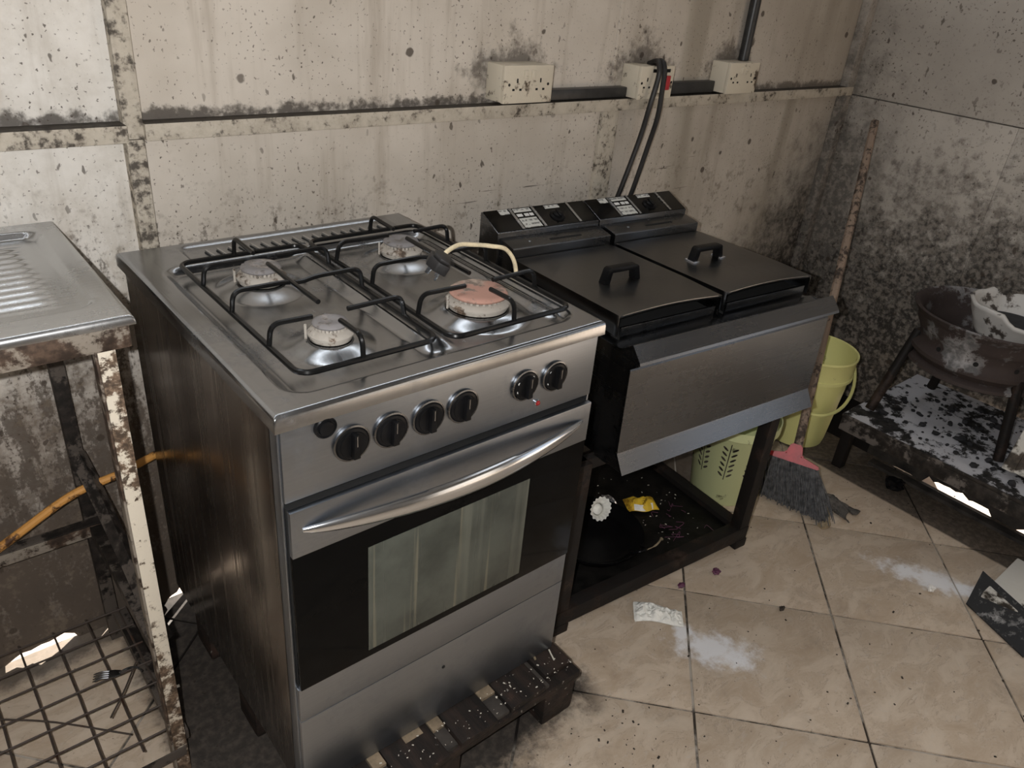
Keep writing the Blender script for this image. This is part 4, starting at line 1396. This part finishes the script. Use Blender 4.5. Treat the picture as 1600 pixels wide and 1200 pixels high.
for k in range(8):
    b.bm.faces.new((A[k], A[(k + 1) % 8], B[(k + 1) % 8], B[k]))
b.bm.faces.new(A[::-1]); b.bm.faces.new(B)
bmesh.ops.recalc_face_normals(b.bm, faces=b.bm.faces[:])
bmesh.ops.bevel(b.bm, geom=b.bm.edges[:], offset=0.004, segments=2, affect='EDGES')
b.build('red_head', 'red_plastic', bm_)
b = MB()
r = random.Random(11)
# bristles: individual strands fanning down to the floor
BL, BR_ = Vector((1.690, -0.577, 0.004)), Vector((1.735, -0.800, 0.004))
for k in range(900):
    s = r.uniform(-1, 1)
    w = r.uniform(-1, 1)
    p0 = cc + side_d * (s * Lh * 0.98) + down * 0.010 + nn * (w * 0.013)
    q = (s + 1) / 2 + r.gauss(0, 0.03)
    p2 = BL.lerp(BR_, q) + Vector((r.gauss(0, 0.010) + 0.02 * (w + 1) * 0.8, r.gauss(0, 0.01), r.uniform(0, 0.012)))
    p1 = (p0 + p2) / 2 + Vector((r.gauss(-0.006, 0.006), r.gauss(0, 0.005), r.uniform(0.0, 0.016)))
    b.tube([p0 - o_, p1 - o_, p2 - o_], [0.0016, 0.0019, 0.0015], 4, cap=False)
br = b.build('bristles', 'bristle', bm_, recalc=False)
br['kind'] = 'stuff'

# rag draped at the broom's foot
b = MB()
def ragf(u, v):
    p = Vector((1.835, -0.735, 0)).lerp(Vector((1.86, -0.83, 0)), u) 
    c = p + Vector((0.075 * (v - 0.5), 0.03 * (v - 0.5), 0))
    z = 0.004 + 0.03 * (1 - u) * abs(math.sin(v * 7 + u * 2)) + 0.006 * abs(mnoise.noise(Vector((u * 6, v * 6, 1))))
    return Vector((c.x + 0.012 * math.sin(v * 9 + u * 4), c.y + 0.02 * math.sin(v * 5), z))
b.grid(ragf, 18, 18)
o = b.build('cleaning_rag', 'rag')
md = o.modifiers.new('cloth', 'SOLIDIFY'); md.thickness = 0.003; md.offset = 1
tag(o, 'crumpled dark grey cleaning rag beside the broom bristles', 'rag')
o = MB().tube(bez([(1.795, -0.76, 0.035), (1.775, -0.785, 0.02), (1.745, -0.805, 0.008), (1.715, -0.80, 0.006)], 6), [0.006] * 6 + [0.009] * 6 + [0.014] * 6 + [0.010], 8).build('corn_husk', 'rag_tan')
tag(o, 'curled tan husk at the tip of the broom bristles', 'husk')

# charcoal bench along the right wall
BZ = 0.212
bn = empty('steel_bench', (2.33, -1.2, 0))
tag(bn, 'low blackened steel bench covered in ash along the right wall', 'bench')
def nb(name, x0, x1, y0, y1, z0, z1, mat, bev=0.002):
    return MB().box(x0 - 2.33, x1 - 2.33, y0 + 1.2, y1 + 1.2, z0, z1, bev).build(name, mat, bn)
b = MB()
def ash(u, v):
    x = 2.068 + 0.545 * u; y = -2.0 + 1.385 * v
    z = BZ + 0.004 * (0.5 + mnoise.noise(Vector((x * 14, y * 14, 0)))) * min(1, 12 * min(u, 1 - u, v, 1 - v))
    return Vector((x - 2.33, y + 1.2, z))
b.grid(ash, 60, 120)
b.build('ash_layer', 'ash_top', bn)
nb('bench_top', 2.065, 2.615, -2.0, -0.612, BZ - 0.012, BZ - 0.0008, 'bench_steel')
nb('front_rail', 2.066, 2.072, -2.0, -0.614, BZ - 0.062, BZ - 0.0125, 'bench_steel')
nb('side_rail', 2.075, 2.61, -0.622, -0.616, BZ - 0.062, BZ - 0.0125, 'bench_steel')
nb('leg', 2.08, 2.115, -0.66, -0.625, 0.0, BZ - 0.0125, 'stand_metal')
nb('leg', 2.08, 2.115, -1.95, -1.915, 0.0, BZ - 0.0125, 'stand_metal')
nb('leg', 2.57, 2.605, -0.66, -0.625, 0.0, BZ - 0.0125, 'stand_metal')
nb('leg', 2.57, 2.605, -1.95, -1.915, 0.0, BZ - 0.0125, 'stand_metal')
# kick sheet under the bench with a corroded lower edge: daylight shows under it
r = random.Random(21)
poly = [(-2.0, BZ - 0.013), (-2.0, -0.003)]
y = -2.0
while y < -0.66:
    if -1.09 < y < -0.87: h = r.uniform(0.014, 0.030)
    elif -1.42 < y < -1.18: h = r.uniform(0.004, 0.028)
    elif -0.83 < y < -0.75: h = 0.003
    else: h = -0.003
    poly.append((y, h)); y += r.uniform(0.012, 0.03)
poly += [(-0.66, -0.003), (-0.66, BZ - 0.013)]
o = MB().prism(poly, 2.272, 2.278, 'x').build('trim_2', 'dirt_dark', smooth=False)
struct(o, 'corroded kick sheet under the bench')
o = MB().prism([(2.20, 0.0), (2.245, 0.0), (2.243, 0.008), (2.235, 0.012), (2.205, 0.010)], -2.0, -0.70, 'y', 0.002).build('floor_batten', 'dirt_dark')
tag(o, 'dark dirty batten lying on the floor under the bench', 'batten')

# charcoal burner made of a wheel rim on pipe legs
WC = (2.372, -0.845)
wr = empty('wheel_rim_burner', (WC[0], WC[1], BZ + 0.004))
tag(wr, 'charcoal stove made from a sooty car wheel rim on pipe legs', 'charcoal stove')
z0 = BZ + 0.004
prof_ = [(0.150, 0.452), (0.168, 0.446), (0.190, 0.440), (0.205, 0.430), (0.207, 0.420), (0.200, 0.416), (0.188, 0.422), (0.186, 0.440), (0.196, 0.452), (0.206, 0.462), (0.206, 0.474), (0.192, 0.488), (0.188, 0.51), (0.200, 0.535), (0.212, 0.555), (0.212, 0.572), (0.222, 0.585), (0.232, 0.598), (0.236, 0.606), (0.232, 0.611), (0.222, 0.606), (0.205, 0.585), (0.203, 0.56), (0.190, 0.53), (0.180, 0.51), (0.180, 0.48), (0.150, 0.456)]
rm = MB().lathe([(r_, z - z0) for r_, z in prof_], 72).build('rim', 'ash_rim', wr, angle=40)
MB().lathe([(0, 0.47 - z0), (0.08, 0.478 - z0), (0.181, 0.485 - z0)], 40).build('hub_disc', 'wheel_metal', wr)
for k in range(10):
    a = 2 * PI * k / 10 + 0.3
    MB().lathe([(0, 0.001), (0.008, 0.001), (0.008, 0.002), (0, 0.002)], 10, (0.189, 0, 0.50 - z0), 'x', mat=Matrix.Rotation(a, 4, 'Z')).build('vent_hole', 'gap_black', rm)
# legs splay out
for (fx, fy, tx, ty, tz) in ((2.165, -0.655, 2.285, -0.675, 0.50), (2.225, -1.06, 2.275, -1.01, 0.47), (2.54, -0.70, 2.50, -0.74, 0.46)):
    MB().tube([(fx - WC[0], fy - WC[1], 0.002), (tx - WC[0], ty - WC[1], tz - z0)], 0.0165, 12).build('leg', 'stand_metal', wr)
# broken enamel pot on the rim
pot = empty('broken_pot', (2.40, -0.90, 0.545))
tag(pot, 'broken white clay pot with burnt edges standing in the wheel rim', 'pot')
NP = 44
def potf(u, v):
    a = u * 2 * PI
    cut = 0.105 + 0.035 * max(0, math.sin(a * 1.0 + 2.0)) + 0.012 * mnoise.noise(Vector((math.cos(a) * 3, math.sin(a) * 3, 0))) - 0.03 * sst(0.55, 0.95, math.sin(a * 2 + 0.6))
    z = cut * v
    rr = 0.100 + 0.045 * v + 0.004 * mnoise.noise(Vector((math.cos(a) * 5, math.sin(a) * 5, z * 30)))
    return Vector((rr * math.cos(a), rr * math.sin(a), z))
b = MB().grid(potf, NP, 8)
pw_ = b.build('pot_wall', 'pot_enamel', pot, angle=50)
md = pw_.modifiers.new('wall', 'SOLIDIFY'); md.thickness = 0.010; md.offset = -1
MB().lathe([(0, 0.0), (0.098, 0.0), (0.102, 0.012), (0, 0.012)], 40).build('pot_base', 'pot_enamel', pot)
MB().lathe([(0, 0.045), (0.09, 0.05), (0.108, 0.045)], 30).build('burnt_filling', 'charcoal', pot)
# charcoal lumps on the bench
b = MB()
r = random.Random(5)
for k in range(190):
    x = r.uniform(2.12, 2.55); y = r.uniform(-1.35, -0.66)
    s = abs(r.gauss(0, 0.005)) + 0.003
    bm2 = bmesh.new()
    bmesh.ops.create_icosphere(bm2, subdivisions=1, radius=s)
    for v in bm2.verts:
        v.co *= r.uniform(0.7, 1.3); v.co.z *= 0.7
    b.merge(bm2, Matrix.Translation((x, y, BZ + 0.004 + s * 0.4)))
o = b.build('charcoal_bits', 'charcoal', smooth=False)
tag(o, 'black charcoal bits strewn over the ash on the bench', 'charcoal', kind='stuff')

# whitewashed board standing at the right edge on the bench
bd = empty('plaster_board', (2.16, -1.21, BZ + 0.012))
tag(bd, 'thick dirty white board leaning over the bench at the right edge', 'board')
Tb = Matrix.Rotation(math.radians(24), 4, 'Y') @ Matrix.Rotation(math.radians(6), 4, 'Z')
MB().box(-0.018, 0.022, -0.42, 0.115, 0.012, 0.46, 0.006, Tb).build('slab', 'board_white', bd)
MB().box(-0.024, 0.028, 0.085, 0.119, 0.010, 0.462, 0.005, Tb).build('edge_strip', 'board_white', bd)

# splashed black plate on the floor at the right edge, with a handle out of frame
dp = empty('dustpan', (1.80, -1.31, 0.0), math.radians(0))
tag(dp, 'black metal scoop plate splashed with white at the right edge of the floor', 'dustpan')
b = MB()
c4 = [(1.880, -1.214), (1.765, -1.232), (1.690, -1.412), (1.80, -1.392)]
A = [b.bm.verts.new((x - 1.80, y + 1.31, 0.050 if i in (0, 3) else 0.003)) for i, (x, y) in enumerate(c4)]
B = [b.bm.verts.new((x - 1.80, y + 1.31, 0.054 if i in (0, 3) else 0.007)) for i, (x, y) in enumerate(c4)]
for k in range(4): b.bm.faces.new((A[k], A[(k + 1) % 4], B[(k + 1) % 4], B[k]))
b.bm.faces.new(A[::-1]); b.bm.faces.new(B)
b.build('blade', 'plate_splashed', dp, smooth=False)
b = MB().box(1.80 - 1.80, 2.05 - 1.80, -1.42 + 1.31, -1.25 + 1.31, 0.0, 0.045, 0.004)
b.build('pan', 'board_white', dp)

# ================================================================== LITTER ON THE FLOOR
pk = empty('paper_packet', (1.002, -0.752, 0.001), math.radians(-44))
tag(pk, 'crumpled white paper packet on the floor tiles before the stand', 'packet')
b = MB()
def pkf(u, v):
    x = (u - 0.5) * 0.128 ; y = (v - 0.5) * 0.070 * (1 - 0.25 * u)
    e = (1 - abs(2 * u - 1) ** 4) * (1 - abs(2 * v - 1) ** 2)
    return Vector((x, y + 0.006 * math.sin(u * 5), 0.002 + 0.013 * e * (1 + 1.6 * mnoise.noise(Vector((x * 55, y * 55, 8))) + 0.8 * mnoise.noise(Vector((x * 130, y * 130, 3))))))
b.grid(pkf, 60, 36)
b.grid(lambda u, v: Vector(((u - 0.5) * 0.128, (v - 0.5) * 0.070 * (1 - 0.25 * u) + 0.006 * math.sin(u * 5), 0.0)), 30, 1)
b.build('pouch', 'paper_white', pk, angle=25)
MB().box(-0.066, -0.058, -0.031, 0.031, 0.0015, 0.004, 0.0008).build('crimped_end', 'paper_white', pk)
crumple('onion_skin', 'onion_purple', (1.263, -0.741, 0.0), (0.012, 0.010, 0.012), 8, 'dark purple onion scrap on the bare tile right of the packet', 'onion scrap', 0.7)
crumple('onion_skin', 'onion_purple', (1.136, -0.719, 0.0), (0.012, 0.008, 0.008), 9, 'purple onion scrap on the tile joint under the stand edge', 'onion scrap', 0.7)
crumple('eggshell', 'egg_white', (1.731, -1.146, 0.0), (0.011, 0.009, 0.010), 10, 'small white eggshell piece on the tiles near the dustpan', 'eggshell', 1.0)
crumple('dirt_clump', 'crumb', (1.30, -0.935, 0.0), (0.009, 0.006, 0.006), 12, 'small brown dirt clump on the tile joint', 'dirt', 1.0)
crumple('black_bottle_cap', 'black_plastic', (2.13, -0.83, 0.0), (0.03, 0.03, 0.022), 14, 'round black lump on the dark floor under the bench', 'lump', 1.0)
o = MB().tube([(-0.098, -0.35, 0.1015), (-0.085, -0.352, 0.1015)], 0.003, 8).build('filter_stub', 'paper_white')
o.location.z = -0.006
tag(o, 'tiny white stub beside the foot of the painted leg', 'stub')
b = MB()
r = random.Random(17)
for k in range(110, 470):
    x = r.uniform(0.62, 2.25); y = r.uniform(-1.9, -0.62)
    if k > 260: x, y = r.gauss(0.60, 0.16), r.gauss(-0.98, 0.07)
    if k > 340: x, y = r.gauss(2.1, 0.1), r.gauss(-0.85, 0.2)
    if x < 0.66 and y > -0.85: continue
    if k > 400: x, y = r.uniform(-0.10, 0.0), r.uniform(-0.75, -0.1)
    s = min(0.0022, abs(r.gauss(0, 0.0009)) + 0.0004)
    T = Matrix.Translation((x, y, 0)) @ Matrix.Rotation(r.uniform(0, PI), 4, 'Z')
    b.box(-s * 1.6, s * 1.6, -s, s, 0, s, 0, T)
o = b.build('floor_crumbs', 'crumb', smooth=False)
tag(o, 'dark crumbs and soot flecks scattered over the tiles', 'crumbs', kind='stuff')
b = MB()
for k in range(90):
    x, y = r.uniform(0.1, 0.61), r.uniform(-0.82, -0.765)
    s = min(0.0012, abs(r.gauss(0, 0.0005)) + 0.0003)
    T = Matrix.Translation((x, y, 0.139)) @ Matrix.Rotation(r.uniform(0, PI), 4, 'Z')
    b.box(-s * 2, s * 2, -s, s, 0, s, 0, T)
o = b.build('pallet_crumbs', 'pale_crumb', smooth=False)
tag(o, 'pale crumbs scattered over the pallet boards', 'crumbs', kind='stuff')
o = MB().tube([(0.578, -0.785, 0.1412), (0.588, -0.757, 0.1412)], 0.0017, 6).build('matchstick', 'pale_crumb')
tag(o, 'pale matchstick on the right end of the pallet', 'matchstick')
o = MB().tube([(0.545, -0.760, 0.1412), (0.552, -0.742, 0.1415)], 0.0026, 6).build('straw_scrap', 'rag_tan')
tag(o, 'short yellowish straw scrap by the cooker corner on the pallet', 'scrap')
